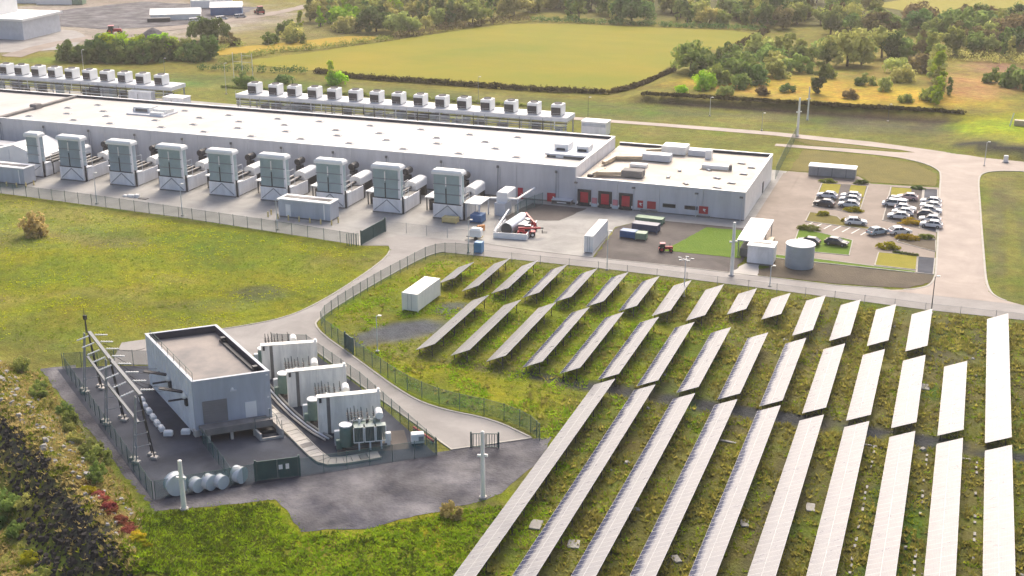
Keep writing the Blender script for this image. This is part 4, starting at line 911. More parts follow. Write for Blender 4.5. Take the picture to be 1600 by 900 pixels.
# cable trench cover running along the transformers
tr = chaikin([(-88.5, 137.2), (-79.6, 129.6), (-77.5, 128.3), (-72.5, 124.2), (-67.6, 120.3), (-65.9, 119.9), (-61.4, 123.7)], 1)
b = MB(); A = offset_line(tr, .75); B = offset_line(tr, -.75)
t = thing('cable_trench', 'pale concrete cable trench with slab covers curving past the transformers', 'trench', (0, 0, 0))
for i in range(len(tr)-1):
    n = max(1, int(math.dist(tr[i], tr[i+1])/.85))
    for k in range(n):
        lp = lambda P, u: (P[i][0]+(P[i+1][0]-P[i][0])*u, P[i][1]+(P[i+1][1]-P[i][1])*u)
        u0, u1 = (k+.04)/n, (k+.96)/n; q = [lp(A, u0), lp(A, u1), lp(B, u1), lp(B, u0)]
        MB().prism(q[::-1], .06, .26+.03*((k*3) % 2), 'concrete' if (k*5+i) % 7 else 'dkconc').build('cover_slab', t)
for a, bb in ((A, .14), (B, -.14)):
    e = MB(); o1 = offset_line(a, bb)
    for i in range(len(a)-1): e.prism([a[i], a[i+1], o1[i+1], o1[i]] if bb < 0 else [o1[i], o1[i+1], a[i+1], a[i]], .06, .32, 'kerb')
    e.build('trench_edge', t)
b = MB(); tr2 = chaikin([(-86, 137.6), (-78.4, 130.8), (-72.6, 126.6), (-69.4, 125)], 1)
t = thing('pipe_rack', 'low pale pipe run between the trench and the blast walls', 'pipes', (0, 0, 0))
for off, m in ((0, 'concrete'), (.5, 'pgrey'), (1.0, 'kerb')):
    l_ = offset_line(tr2, off)
    for p, q in zip(l_, l_[1:]): MB().tube((*p, .25), (*q, .25), .13, m, n=6).build('pipe', t)
# small white and red boxes at the fence
t = thing('equipment_box', 'small white wheeled box by the fence beyond the front transformer', 'box', (-58.4, 128.2, .06), .5)
MB().box(-.8, -.5, .3, .8, .5, 1.5, 'white', .08).build('casing', t); MB().box(.1, -.56, .6, .7, -.503, 1.2, 'steel').build('panel', t); MB().box(-.7, -.4, 0, .7, .4, .298, 'dark').build('base', t)
t = thing('red_hose', 'red pipe lying along the substation fence beside the white box', 'pipe', (-58.6, 130.4, .06), -.62)
MB().tube((-2.4, 0, .3), (2.4, 0, .3), .14, 'red', n=8).build('pipe', t); MB().box(-2.3, -.2, 0, -2.0, .2, .2, 'concrete').box(2.0, -.2, 0, 2.3, .2, .2, 'concrete').build('stand', t)
# ================================================================== FENCES, GATES, POLES
post_m = {}
def fence(name, lb, pts, h=2.4, step=3.0, pm='teal', mm='mesh', z=.0):
    t = thing(name, lb, 'fence', (pts[0][0], pts[0][1], z)); ox, oy = pts[0]
    key = (pm, h)
    if key not in post_m: post_m[key] = MB().box(-.035, -.035, 0, .035, .035, h+.1, pm).mesh('post')
    for a, b in zip(pts, pts[1:]):
        L = math.dist(a, b); n = max(1, round(L/step)); ang = math.atan2(b[1]-a[1], b[0]-a[0]); s_ = L/n
        pm_ = MB().poly([(.05, 0, .06), (s_-.05, 0, .06), (s_-.05, 0, h), (.05, 0, h)], mm).bar((0, 0, h-.02), (s_, 0, h-.02), .025, .03, pm).mesh('mesh_panel')
        for k in range(n):
            x, y = a[0]+(b[0]-a[0])*k/n-ox, a[1]+(b[1]-a[1])*k/n-oy
            link('post', post_m[key], t, (x, y, 0), ang); link('mesh_panel', pm_, t, (x, y, 0), ang)
    link('post', post_m[key], t, (pts[-1][0]-ox, pts[-1][1]-oy, 0))
    return t
fence('wire_fence', 'grey green wire fence along the front of the hall yard', [(-212, 207.4), (-188, 206), (-164.3, 204.8), (-142.4, 202.9), (-119.6, 200.9), (-101.5, 198.5)], 2.3, 3.4, 'teal', 'mesh')
fence('wire_fence', 'pale wire fence between the sliding gate and the fuel tank', [(-100.4, 208.8), (-92, 208.6), (-83.6, 208.6)], 2.0, 3.4, 'steel', 'mesh2')
fence('wire_fence', 'green wire fence round the corner of the solar field by the access road', chaikin([(-79, 199.7), (-83.5, 199.4), (-86.2, 197), (-87.2, 190), (-88.7, 178), (-89.6, 164), (-88.2, 158.8), (-81, 153.2)], 1), 2.3, 2.6)
fence('wire_fence', 'green wire fence along the lower access road beside the solar field', chaikin([(-78.2, 151.2), (-70, 144.9), (-64.9, 141.6), (-59, 139.3), (-52, 138.7), (-47, 136.6), (-44.6, 134.2)], 1), 2.3, 2.6)
fence('wire_fence', 'thin grey fence along the service road above the solar field', [(-77, 199.4), (-56, 199.8), (-30, 198.9), (-2, 197.4), (24, 197.6)], 1.6, 5.0, 'steel', 'mesh2')
fence('substation_fence', 'green wire fence along the left side of the substation yard', [(-114.8, 133), (-80.8, 105.4)], 2.3, 2.6)
fence('substation_fence', 'green wire fence along the lower side of the substation yard', [(-80.6, 105.6), (-72.2, 113.0)], 2.3, 2.6)
fence('substation_fence', 'green wire fence from the double gate to the right corner of the substation', [(-67.9, 116.0), (-55, 126.2)], 2.3, 2.6)
fence('substation_fence', 'green wire fence between the transformers and the access road', [(-55.2, 126.4), (-72.6, 141.2), (-86.0, 150.9), (-91, 149.6)], 2.3, 2.6)
fence('substation_fence', 'green wire fence closing the back of the substation behind the gantry', [(-114.6, 133.2), (-108.8, 136.6), (-101, 138.8), (-95.5, 139.6)], 2.3, 2.6)
fence('inner_fence', 'green wire fence dividing the asphalt yard below the loading dock', [(-83.2, 119.3), (-76.8, 113.8), (-74.4, 111.6)], 2.0, 2.2)
fence('wire_fence', 'green screen fence running back from the annex corner to the back road', [(-36.9, 273), (-37.6, 290), (-38.2, 315)], 3.0, 3.0, 'teal', 'mesh')
fence('wire_fence', 'green fence panels beside the end of the main hall', [(-80.4, 225.4), (-80.0, 231), (-78.2, 236)], 2.6, 2.4, 'teal', 'mesh')
def gate(name, lb, a, b, h, boards=True, sign=True):
    L = math.dist(a, b); t = thing(name, lb, 'gate', (*a, .0), math.atan2(b[1]-a[1], b[0]-a[0]))
    for k in range(2):
        x0 = k*L/2+.06; x1 = (k+1)*L/2-.06
        lf = MB().bar((x0, 0, .15), (x1, 0, .15), .08, .1, 'teal').bar((x0, 0, h), (x1, 0, h), .08, .1, 'teal').bar((x0, 0, .15), (x0, 0, h), .08, .08, 'teal').bar((x1, 0, .15), (x1, 0, h), .08, .08, 'teal').build('leaf_frame', t)
        n = int((x1-x0)/.16)
        bb = MB()
        if boards: bb.box(x0+.03, .014, .2, x1-.03, .03, h-.05, 'teal')
        for i in range(1, n, 2): bb.box(x0+i*(x1-x0)/n-.04, -.012, .2, x0+i*(x1-x0)/n+.04, .012, h-.05, 'teal')
        bb.build('bars', lf)
    for x in (-.1, L+.1): MB().box(x-.1, -.1, 0, x+.1, .1, h+.25, 'teal').build('gate_post', t)
    if sign:
        MB().box(L/2-.95+1.1, -.1, h*.5, L/2-.5+1.1, -.03, h*.5+.55, 'white').build('sign', t); MB().box(L/2+.95, -.1, h*.48, L/2+1.35, -.03, h*.48+.65, 'cream').build('sign', t)
    return t
gate('double_gate', 'dark green double gate with two small white notices', (-72.0, 113.1), (-68.1, 115.9), 2.5)
gate('sliding_gate', 'tall green sliding gate at the yard entrance', (-100.9, 199.2), (-100.4, 208.2), 2.6, sign=False)
gate('field_gate', 'small dark green gate into the solar field', (-80.9, 153.2), (-78.9, 151.6), 2.4, sign=False)
gate('field_gate', 'dark gate at the end of the turning head', (-51.8, 129.6), (-48.8, 130.6), 1.9, boards=False, sign=False)
t = thing('gate_rail', 'green fence rails bunched beside the sliding gate', 'fence', (-103.2, 197.8, 0), .25)
for k in range(6): MB().box(k*.42, -.05, 0, k*.42+.1, .05, 2.4+.15*(k % 2), 'teal').build('post', t)

def lamp_pole(x, y, h, lb, r=.09, m='pgrey', heads=1, cat='lamp post', name='lamp_post', arm=.5):
    t = thing(name, lb, cat, (x, y, 0)); MB().tube((0, 0, 0), (0, 0, h), r, m, r1=r*.6, n=8).build('pole', t)
    MB().box(-.25, -.25, 0, .25, .25, .25, 'concrete').build('footing', t)
    for k in range(heads):
        a = k*math.pi*2/max(1, heads)+.3; c, s_ = math.cos(a)*arm, math.sin(a)*arm
        MB().bar((0, 0, h-.05), (c, s_, h+.05), .06, .06, m).box(c-.25, s_-.15, h, c+.25, s_+.15, h+.14, 'lamp' if heads < 3 else 'steel').build('lamp_head', t)
    return t
def fat_post(x, y, h, lb, r):
    t = thing('camera_mast', lb, 'mast', (x, y, 0)); MB().lathe([(r, 0), (r*.9, h*.5), (r*.75, h), (r*.3, h+.08)], 'cream', 12).build('pole', t)
    MB().lathe([(r*1.7, 0), (r*1.6, .25), (r, .3)], 'concrete', 12).build('footing', t)
    MB().box(-r-.35, -.12, h*.62, -r*.7, .12, h*.62+.25, 'white').build('camera_head', t); MB().box(r*.7, -.12, h*.64, r+.3, .12, h*.64+.25, 'white').build('camera_head', t)
    return t
fat_post(-76.2, 104.6, 6.1, 'thick white post in front of the cable drums', .3)
fat_post(-46.0, 118.3, 8.3, 'tall thick white post on the gravel beside the solar panels', .28)
fat_post(-33.9, 204.8, 9.5, 'tall thick white mast at the corner of the green lawn', .33)
fat_post(-38.3, 317.6, 9.7, 'thick white mast by the back road behind the annex', .32)
fat_post(-38.5, 338.5, 8.8, 'slim white mast standing on the grass beyond the back road', .22)
lamp_pole(-75.9, 153.5, 5.6, 'slim lamp post on the gravel patch inside the solar fence')
lamp_pole(-80.7, 201.4, 6.2, 'slim lamp post beside the blue cabin at the road bend')
lamp_pole(-54.7, 200.6, 7, 'slim grey lamp post where the pale yard meets the service road')
lamp_pole(-1.1, 197, 6.2, 'slim dark lamp post at the road junction', m='dark')
lamp_pole(-39.2, 191.5, 6.5, 'grey lamp post with a ring of floodlights behind the solar rows', heads=5, arm=1.1)
lamp_pole(-26.9, 201.5, 3.6, 'short lamp post on the service road before the white cabin')
lamp_pole(-164, 206, 6.5, 'slim lamp post on the yard fence before the second tower'); lamp_pole(-142.6, 204.4, 6.5, 'slim lamp post on the yard fence before the fourth tower'); lamp_pole(-120.2, 202.4, 6, 'slim lamp post on the yard fence beside the grey cabin')
lamp_pole(6, 301, 5.6, 'lamp post on the verge right of the road junction'); 
for i, (x, y, h) in enumerate([(-203, 318, 9), (-128.7, 330, 7.5), (-93.3, 319, 6), (-63.9, 335, 5), (-47.8, 321.5, 4.5), (-18.3, 344, 4.5), (-262, 330, 8), (-232, 330, 7), (-330, 350, 9), (-315, 352, 7.5)]):
    lamp_pole(x, y, h, 'thin lamp post on the far grass behind the halls, %s of the row' % ORD[i], r=.07, m=['white', 'steel', 'dark'][i % 3])
t = thing('pole_frame', 'white goal shaped cable frame behind the gap between the platforms', 'frame', (-215, 341.8, 0))
for x in (0, 3.2, 6.8): MB().tube((x, 0, 0), (x, 0, 8), .09, 'white', n=6).build('pole', t)
MB().tube((0, 0, 5.2), (6.8, 0, 5.2), .06, 'white', n=5).tube((3.2, 0, 7.2), (6.8, 0, 7.2), .06, 'white', n=5).build('cross_bar', t)

# ================================================================== SMALLER THINGS
def container(name, lb, loc, rz, L, W, H, m, cat='container', ribs=True):
    t = thing(name, lb, cat, loc, rz)
    b = MB().box(0, 0, .15, L, W, H, m)
    b.build('body', t)
    if ribs:
        r1 = MB().box(0, -.025, .3, .25, -.002, H-.15, m).mesh('rib'); r2 = MB().box(0, W+.002, .3, .25, W+.025, H-.15, m).mesh('rib')
        for i in range(int(L/.55)): link('rib', r1, t, (.2+i*.55, 0, 0)); link('rib', r2, t, (.2+i*.55, 0, 0))
    for x in (0, L-.15):
        for y in (-.04, W-.11): MB().box(x-.002, y, 0, x+.152, y+.15, H+.03, m).build('corner_post', t)
    d = MB().box(-.05, .12, .25, -.003, W/2-.04, H-.1, m).box(-.05, W/2+.04, .25, -.003, W-.12, H-.1, m).build('door', t)
    MB().tube((-.08, W*.38, .3), (-.08, W*.38, H-.15), .025, 'steel', n=5).tube((-.08, W*.62, .3), (-.08, W*.62, H-.15), .025, 'steel', n=5).build('lock_rods', d)
    return t
container('shipping_container', 'white shipping container on the grass beside the solar rows', (-76.9, 170.2, .1), rad(88), 8.4, 2.7, 3.0, 'cream')
t = thing('water_tank', 'round blue grey water tank with white domed lid by the car park', 'tank', (-23.8, 214.0, .06))
MB().lathe([(2.45, 0), (2.45, 4.0), (2.4, 4.02)], 'tank', 40).build('shell', t, smooth=False); MB().lathe([(2.55, 4.0), (2.55, 4.1), (2.3, 4.2), (.1, 4.4)], 'white', 40).build('lid', t)
for z in (.9, 1.8, 2.7, 3.5): MB().lathe([(2.46, z), (2.48, z+.02), (2.48, z+.06), (2.46, z+.08)], 'tank', 40).build('hoop', t)
t = thing('canopy', 'flat pale blue canopy on posts beside the bright lawn', 'canopy', (-35.1, 215.4, .05))
MB().box(0, 0, 3.0, 4.3, 14.8, 3.2, 'pgrey').build('roof', t)
for x in (.3, 4.0):
    for y in (.4, 7.4, 14.4): MB().box(x-.08, y-.08, 0, x+.08, y+.08, 3.0, 'steel').build('post', t)
MB().box(.5, .6, 0, 3.2, 5.5, 1.5, 'dkconc').build('store_bin', t)
MB().box(4.35, 3, 0, 5.4, 9, 1.6, 'beige').build('store_bin', t)
container('white_wall_bin', 'tall white box trailer beside the dark tarmac patch', (-59.6, 208.6, .06), rad(92), 11, 1.6, 3.2, 'white', 'trailer')
container('skip', 'blue skip on the dark tarmac, nearer of the pair', (-57.6, 219.6, .06), -.1, 3.0, 1.8, 1.4, 'blue', 'skip'); container('skip', 'green skip touching the blue one on the dark tarmac', (-54.5, 219.2, .06), .05, 2.0, 1.8, 1.3, 'green', 'skip')
container('skip', 'long green skip against the annex path', (-57.4, 230.2, .06), -.05, 5.4, 2, 1.1, 'green', 'skip'); container('skip', 'dark blue skip behind the green and blue ones', (-56.6, 224.6, .06), -.06, 5, 2.1, 1.5, 'subnavy' if 'subnavy' in MT else 'dark', 'skip')
container('skip', 'blue waste skip under the steel portal by the rightmost tower', (-87.4, 219.2, .06), .0, 2.3, 2.4, 1.6, 'blue', 'skip'); container('skip', 'pale yellow skip in front of the rightmost tower', (-92.6, 217.4, .06), 0, 3, 1.5, 1.1, 'yellow', 'skip')
container('portable_cabin', 'small bright blue cabin with white lid at the road bend', (-79.7, 201.6, .07), 0, 1.4, 1.3, 2.0, 'bblue' if 'bblue' in MT else 'blue', 'cabin', ribs=False)
t = thing('steel_portal', 'pale steel pipe portal from the rightmost tower to the fence', 'portal', (-89, 221, 0))
for x, y in ((0, 0), (2.8, 0), (0, 5), (2.8, 5), (8.4, 6.5)): MB().box(x-.12, y-.12, 0, x+.12, y+.12, 3.3, 'pgrey').build('post', t)
MB().box(-.3, -.3, 3.3, 3.1, 5.3, 3.5, 'white').build('roof', t); MB().bar((3.1, 5.4, 3.3), (8.6, 6.5, 3.3), .5, .3, 'white').bar((8.4, 6.5, 3.3), (8.9, 15.5, 3.3), .4, .3, 'white').build('pipe_bridge', t)
MB().box(4.2, 4.6, 0, 6.4, 8.5, 2.6, 'pgrey').build('cabinet', t); MB().box(4.3, 5.5, 2.6, 6.6, 10.5, 4.6, 'white', .15).build('duct', t)
t = thing('fuel_tank', 'bright steel fuel tank on an open white walled bund by the road', 'tank', (-77.8, 212.2, .06), .12)
MB().tube((.2, .9, 1.4), (1.6, 8.5, 1.4), 1.25, 'silver', n=24).build('shell', t); MB().tube((.18, .8, 1.4), (.2, .91, 1.4), 1.1, 'dark', n=24).build('end_cap', t)
MB().box(-2, -.6, 0, 4.4, -.4, 1.1, 'white').box(4.2, -.39, 0, 4.4, 9, 1.1, 'white').box(-2, -.39, 0, -1.8, 9, .9, 'pgrey').build('bund_wall', t)
r = MB()
for k in range(5): r.tube((-1.9, k*2.2, .9), (-1.9, k*2.2, 2.6), .05, 'pgrey', n=5)
r.bar((-1.9, -.2, 1.2), (-1.2, 9, 2.9), .3, .15, 'pgrey'); r.build('hand_rail', t)
MB().box(1.7, 3, 0, 3.6, 8, 1.8, 'steel', .1).build('pump_cabinet', t)
t = thing('tank_trailer', 'cream bowser trailer at the end of the pale fence', 'trailer', (-82.4, 209.6, .05), .1)
MB().box(-1.1, -.8, .6, 1.1, .8, 2.2, 'cream', .3).build('tank', t); MB().box(-1.0, -.6, .4, 1.2, .6, .6, 'yellow').build('frame', t)
for s_ in (-1, 1): MB().tube((.1, s_*.7, .35), (.1, s_*.9, .35), .35, 'tyre', n=12).build('wheel', t)
MB().box(-1.9, -.08, .35, -1.0, .08, .5, 'dark').build('drawbar', t)
t = thing('orange_pile', 'orange barrier stack beside the rightmost tower', 'barrier', (-84.4, 215.2, .05))
for k in range(3): MB().box(k*.5, -.3, 0, k*.5+.4, .5, .9+.1*k, 'orange', .08).build('barrier', t)
def telehandler(x, y, rz, lb, up=.25):
    t = thing('telehandler', lb, 'telehandler', (x, y, .06), rz); t.scale = (.8, .8, .8)
    MB().box(-2.2, -.75, .6, 2.0, .75, 1.25, 'red', .12).build('chassis', t); MB().box(-1.9, -.95, 1.25, -.6, -.1, 1.9, 'red', .12).build('engine_hood', t)
    cb = MB().box(-.5, .05, 1.25, .9, .85, 2.45, 'glass', .12).build('cab', t); MB().box(-.55, 0, 2.45, .95, .9, 2.55, 'white').build('cab_roof', cb)
    MB().bar((-2.0, -.3, 2.0), (3.2, -.3, 2.0+5.2*up), .4, .42, 'red').bar((3.0, -.3, 2+5*up), (3.9, -.3, 2.0+4.3*up), .3, .3, 'dark').build('boom', t)
    MB().box(3.5, -1, .9+4*up, 3.7, .4, 1.6+4*up, 'dark').box(3.7, -.8, .9+4*up, 4.8, -.65, 1+4*up, 'dark').box(3.7, .05, .9+4*up, 4.8, .2, 1+4*up, 'dark').build('forks', t)
    for a in (-1.4, 1.4):
        for s_ in (-1, 1):
            w_ = MB().tube((a, s_*.8, .6), (a, s_*1.15, .6), .6, 'tyre', n=16).build('wheel', t); MB().tube((a, s_*1.15, .6), (a, s_*1.18, .6), .3, 'white', n=10).build('rim', w_)
telehandler(-75.2, 219.2, 2.3, 'red telehandler with raised boom beside the brown pad', .2)
telehandler(-74.2, 214.6, .3, 'red telehandler nearer the road beside the fuel tank', .02)
def tractor(x, y, rz, lb, s_=1.):
    t = thing('tractor', lb, 'tractor', (x, y, .06), rz); t.scale = (s_,)*3
    MB().box(-.4, -.4, .7, 2.0, .4, 1.5, 'red', .15).build('bonnet', t); c = MB().box(-1.5, -.7, 1.0, -.2, .7, 2.3, 'glass', .15).build('cab', t); MB().box(-1.6, -.8, 2.3, -.1, .8, 2.45, 'pink', .05).build('cab_roof', c)
    MB().box(-1.9, -.9, .5, -.2, .9, 1.0, 'red', .08).build('chassis', t); MB().tube((1.2, .3, 1.5), (1.2, .3, 2.2), .05, 'dark', n=6).build('exhaust', t)
    for a, r_ in ((-1.1, .8), (1.5, .5)):
        for k in (-1, 1):
            w_ = MB().tube((a, k*.75, r_), (a, k*1.15, r_), r_, 'tyre', n=16).build('wheel', t); MB().tube((a, k*1.15, r_), (a, k*1.18, r_), r_*.5, 'red', n=10).build('rim', w_)
tractor(-47.6, 214.2, .3, 'red tractor on the dark tarmac at the lawn edge', .65)
tractor(-308.5, 409, .4, 'red machine on the far works track', 1.35)
t = thing('dirt_heap', 'grey heap of earth beside the far works track', 'heap', (-291.5, 409.5, 0))
MB().lathe([(5.5, 0), (4, 1.0), (2, 2.4), (.3, 3.2)], 'gravel', 11).build('heap', t)
t = thing('dirt_heap', 'dark spread of earth below the red machine at the far works', 'heap', (-300, 395, 0))
MB().lathe([(8, 0), (6, .8), (3, 1.2), (.3, 1.5)], 'soil', 11).build('heap', t)
t = thing('pallet_stack', 'white rubble sacks on the yard before the second tower', 'sacks', (-162.5, 212.5, .03))
for k in range(4): MB().box(k*.9, .3*(k % 2), 0, k*.9+.8, .8+.3*(k % 2), .35+.1*k, 'white', .1).build('sack', t)
MB().box(4, -.4, 0, 6, .6, .12, 'dark').build('board', t)
t = thing('white_tent', 'white gabled tent beside the narrow tower', 'tent', (-209, 225.5, 0), 0)
W_, L_ = 15.5, 11
v = [(0, 0, 0), (W_, 0, 0), (W_, L_, 0), (0, L_, 0), (0, 0, 3.0), (W_, 0, 3.0), (W_, L_, 3.0), (0, L_, 3.0), (W_*.55, 0, 5.2), (W_*.55, L_, 5.2)]
MB().raw(v, [(0, 1, 5, 8, 4), (1, 2, 6, 5), (2, 3, 7, 9, 6), (3, 0, 4, 7)], 'white').build('wall', t); MB().raw([(x-.1*0, y, z+.02) for x, y, z in v], [(4, 8, 9, 7), (5, 6, 9, 8)], 'white').build('roof', t)
MB().tube((7, -.05, 0), (7, -.05, 4.1), .06, 'pgrey', n=5).tube((12, -.05, 0), (12, -.05, 3.9), .05, 'pgrey', n=5).build('pole', t)
container('site_cabin', 'grey site cabin with red end at the left edge before the hall', (-223, 231, .03), 0, 22, 4, 3.3, 'cladding', 'cabin', ribs=False)
# signs
t = thing('white_sign', 'white leaning sign board on the bright lawn at the right edge', 'sign', (11.6, 339, 1.9), 0); MB().bar((0, 0, 0), (.6, 0, 3.4), .3, .12, 'white').build('board', t); MB().box(1.0, 1, 0, 4, 2.4, 1.4, 'beige', .1).build('box', t)
t = thing('feed_box', 'small cream block by the roadside right of the junction', 'block', (10.6, 306.3, .1)); MB().box(-.5, -.4, 0, .5, .4, 1.6, 'cream', .15).build('block', t); MB().box(-.7, -.6, 0, .7, .6, .2, 'concrete').build('base', t)

# ------------------------------------------------------------------ cars
for k, c in (('c_white', (.74, .74, .74)), ('c_silver', (.42, .44, .46)), ('c_dark', (.03, .032, .04)), ('c_blue', (.30, .40, .46)), ('c_rose', (.60, .40, .38))): MT[k] = mat(k[2:]+'_car_paint', c, .28, .04, spec=.6)
def car(x, y, rz, paint, lb, van=False):
    t = thing('parked_car', lb, 'car', (x, y, .11), rz, 'cars in the car park')
    L, W = (2.5, .95) if van else (2.1, .87)
    H = 1.55 if van else 1.42
    pr = [(-L, .32), (-L, .72), (-L+.1, .86), (-L*.55, .93), (.5*L, .9), (.82*L, .8), (L*.98, .66), (L, .45), (L-.1, .3)]
    b = MB(); n = len(pr); ins = [0, 0, .03, .06, .05, .06, .08, .06, .02]
    vv = [(px, -(W-i), pz) for (px, pz), i in zip(pr, ins)]+[(px, W-i, pz) for (px, pz), i in zip(pr, ins)]
    b.raw(vv, [(i, (i+1) % n, n+(i+1) % n, n+i) for i in range(n)]+[tuple(range(n-1, -1, -1)), tuple(range(n, 2*n))], paint); b.build('body', t)
    x0, x1, x2, x3 = (-L+.08, -L+.3, .45*L, .8*L) if van else (-.9*L, -.6*L, .12*L, .5*L)
    g = [(x0, .9), (x1, H-.06), (x2, H-.06), (x3, .88)]
    gv = [(px, s_*(W-.08 if pz < 1 else W-.22), pz) for s_ in (-1, 1) for px, pz in g]
    MB().raw(gv, [(0, 1, 5, 4), (1, 2, 6, 5), (2, 3, 7, 6), (3, 2, 1, 0), (4, 5, 6, 7)], 'glass').build('glasshouse', t)
    MB().box(x1-.02, -(W-.2), H-.07, x2+.02, W-.2, H, paint, .04).build('roof', t)
    p = MB()
    for s_ in (-1, 1):
        p.bar((x2, s_*(W-.2), H-.06), (x3, s_*(W-.07), .88), .07, .05, paint).bar((x1, s_*(W-.2), H-.06), (x0, s_*(W-.07), .9), .1, .05, paint).bar(((x1+x2)/2, s_*(W-.2), H-.06), ((x1+x2)/2, s_*(W-.07), .9), .09, .05, paint)
    p.build('pillars', t)
    for a in (-.6*L, .62*L):
        for s_ in (-1, 1):
            w_ = MB().tube((a, s_*(W-.2), .32), (a, s_*(W+.01), .32), .32, 'tyre', n=14).build('wheel', t); MB().tube((a, s_*(W+.01), .32), (a, s_*(W+.03), .32), .19, 'steel', n=10).build('rim', w_)
    for s_ in (-1, 1):
        MB().box(L-.12, s_*.6-.17, .58, L+.01, s_*.6+.17, .72, 'lamp').build('headlight', t); MB().box(-L-.02, s_*.65-.15, .68, -L+.1, s_*.65+.15, .84, 'tail').build('tail_light', t)
    return t
CARS = [(-24.4, 260.9, 3.0, 'c_white', 'white hatchback, upper of the two in the bays nearest the annex'), (-24.3, 254.6, 3.0, 'c_dark', 'dark car with pale roof glare, lower of the two in the bays nearest the annex'),
 (-19.8, 262.2, 3.1, 'c_white', 'white car, topmost of three packed on the second bay row'), (-19.7, 259.2, 3.1, 'c_silver', 'silver car, middle of three packed on the second bay row'), (-19.5, 255.4, 3.1, 'c_white', 'white car beside the golden bush, lowest of three on the second bay row'),
 (-8.7, 265.2, 3.1, 'c_rose', 'rose tinted car at the top of the middle bays'), (-10.5, 261.9, 0, 'c_silver', 'silver car above the white van in the middle bays'), (-8.6, 256.2, 0, 'c_white', 'white car below the white van in the middle bays'), (-8.9, 253.2, 3.1, 'c_white', 'white car second from the bottom of the middle bays'), (-9.5, 250.1, 3.1, 'c_white', 'white car at the bottom of the middle bays beside the golden bush'),
 (-4.0, 263.4, 3.1, 'c_white', 'white car topmost in the bays along the side road'), (-3.9, 259.9, 3.1, 'c_white', 'white car second from the top along the side road'), (-3.7, 256.6, 0, 'c_white', 'white car third from the top along the side road'), (-4.1, 253.2, 0, 'c_dark', 'dark car between white ones along the side road'), (-3.6, 249.8, 3.1, 'c_white', 'white car second from the bottom along the side road'), (-3.2, 246.2, 3.1, 'c_white', 'white car lowest in the bays along the side road'),
 (-17.0, 243.2, .15, 'c_white', 'white car parked on the planted strip below the first bays'), (-12.5, 238, .75, 'c_blue', 'pale blue car parked alone in the middle of the car park'), (-8.6, 239.6, .5, 'c_white', 'white car parked above the bare planted bed'),
 (-23.9, 227.2, 3.0, 'c_dark', 'dark car half hidden behind the round tank'), (-19, 228.4, -.15, 'c_dark', 'dark car on the green island right of the round tank')]
for x, y, rz, p_, lb in CARS: car(x, y, rz+rnd.uniform(-.05, .05), p_, lb)
car(-10.8, 259, 3.1, 'c_white', 'large white van in the middle bays', True)
# ------------------------------------------------------------------ far works, top left
def shed(name, lb, loc, rz, L, W, H, ridge, wm, rm, cat='building', win=0, wall_low=None):
    t = thing(name, lb, cat, loc, rz)
    v = [(0, 0, 0), (L, 0, 0), (L, W, 0), (0, W, 0), (0, 0, H), (L, 0, H), (L, W, H), (0, W, H), (0, W/2, H+ridge), (L, W/2, H+ridge)]
    MB().raw(v, [(0, 1, 5, 4), (2, 3, 7, 6), (1, 2, 6, 9, 5), (3, 0, 4, 8, 7)], wm).build('wall', t)
    MB().raw([(-.3, -.3, H-.02), (L+.3, -.3, H-.02), (L+.3, W+.3, H-.02), (-.3, W+.3, H-.02), (-.3, W/2, H+ridge+.05), (L+.3, W/2, H+ridge+.05)], [(0, 1, 5, 4), (2, 3, 4, 5), (1, 2, 5), (3, 0, 4)], rm).build('roof', t)
    for k in range(win): MB().box(3+k*(L-4)/max(1, win), -.08, .5, 5.5+k*(L-4)/max(1, win), -.003, H*.7, 'dark').build('door', t)
    return t
t = thing('works_building', 'white building with grey front cut by the top left edge', 'building', (-372, 380, 0), .1)
MB().box(0, 0, 0, 42, 24, 7, 'pgrey').build('wall', t); MB().box(-1, -1, 7.003, 43, 25, 7.8, 'white').build('roof', t); MB().box(6, 6, 7.803, 27, 20, 14, 'white').build('upper_wall', t)
for k in range(3): MB().box(17+k*3.6, 5.9, 8.6, 18.6+k*3.6, 5.997, 13, 'subblue').build('window', t)
shed('works_shed', 'long low white sheeted shed on the far works', (-318, 446, 0), .55, 20, 11, 2.4, 1.8, 'cream', 'white', win=0)
shed('works_shed', 'white roofed shed with blue base at the far works', (-303.5, 468, 0), .5, 13, 10, 3.4, 1.8, 'blue', 'white', win=0)
container('works_container', 'row of cream cabins beyond the white roofed shed', (-325, 486, 0), .5, 18, 4, 3.5, 'cream', 'cabin', ribs=False)
container('works_container', 'low white cabin at the top left works', (-398, 474, 0), .3, 16, 5, 3, 'white', 'cabin', ribs=False); container('works_container', 'green and white cabin at the top left works', (-388, 478, 0), .3, 10, 5, 3.2, 'green', 'cabin', ribs=False); container('works_container', 'longest white cabin at the very top left', (-424, 470, 0), .3, 26, 5, 3, 'white', 'cabin', ribs=False)
container('works_lorry', 'dark flat trailer before the long white shed', (-316, 441, 0), .55, 9, 2.6, 1.6, 'dark', 'trailer', ribs=False)
tractor(-287, 480, 2.4, 'red machine beside the blue based shed at the far works', 1.4)
for i, (x, y, m) in enumerate([(-292, 458, 'c_white'), (-299, 449, 'c_white'), (-288, 466, 'c_silver')]): car(x, y, .9, m, 'pale vehicle on the far works track, %s from the bottom' % ORD[i], True)['group'] = 'vehicles on the far works'
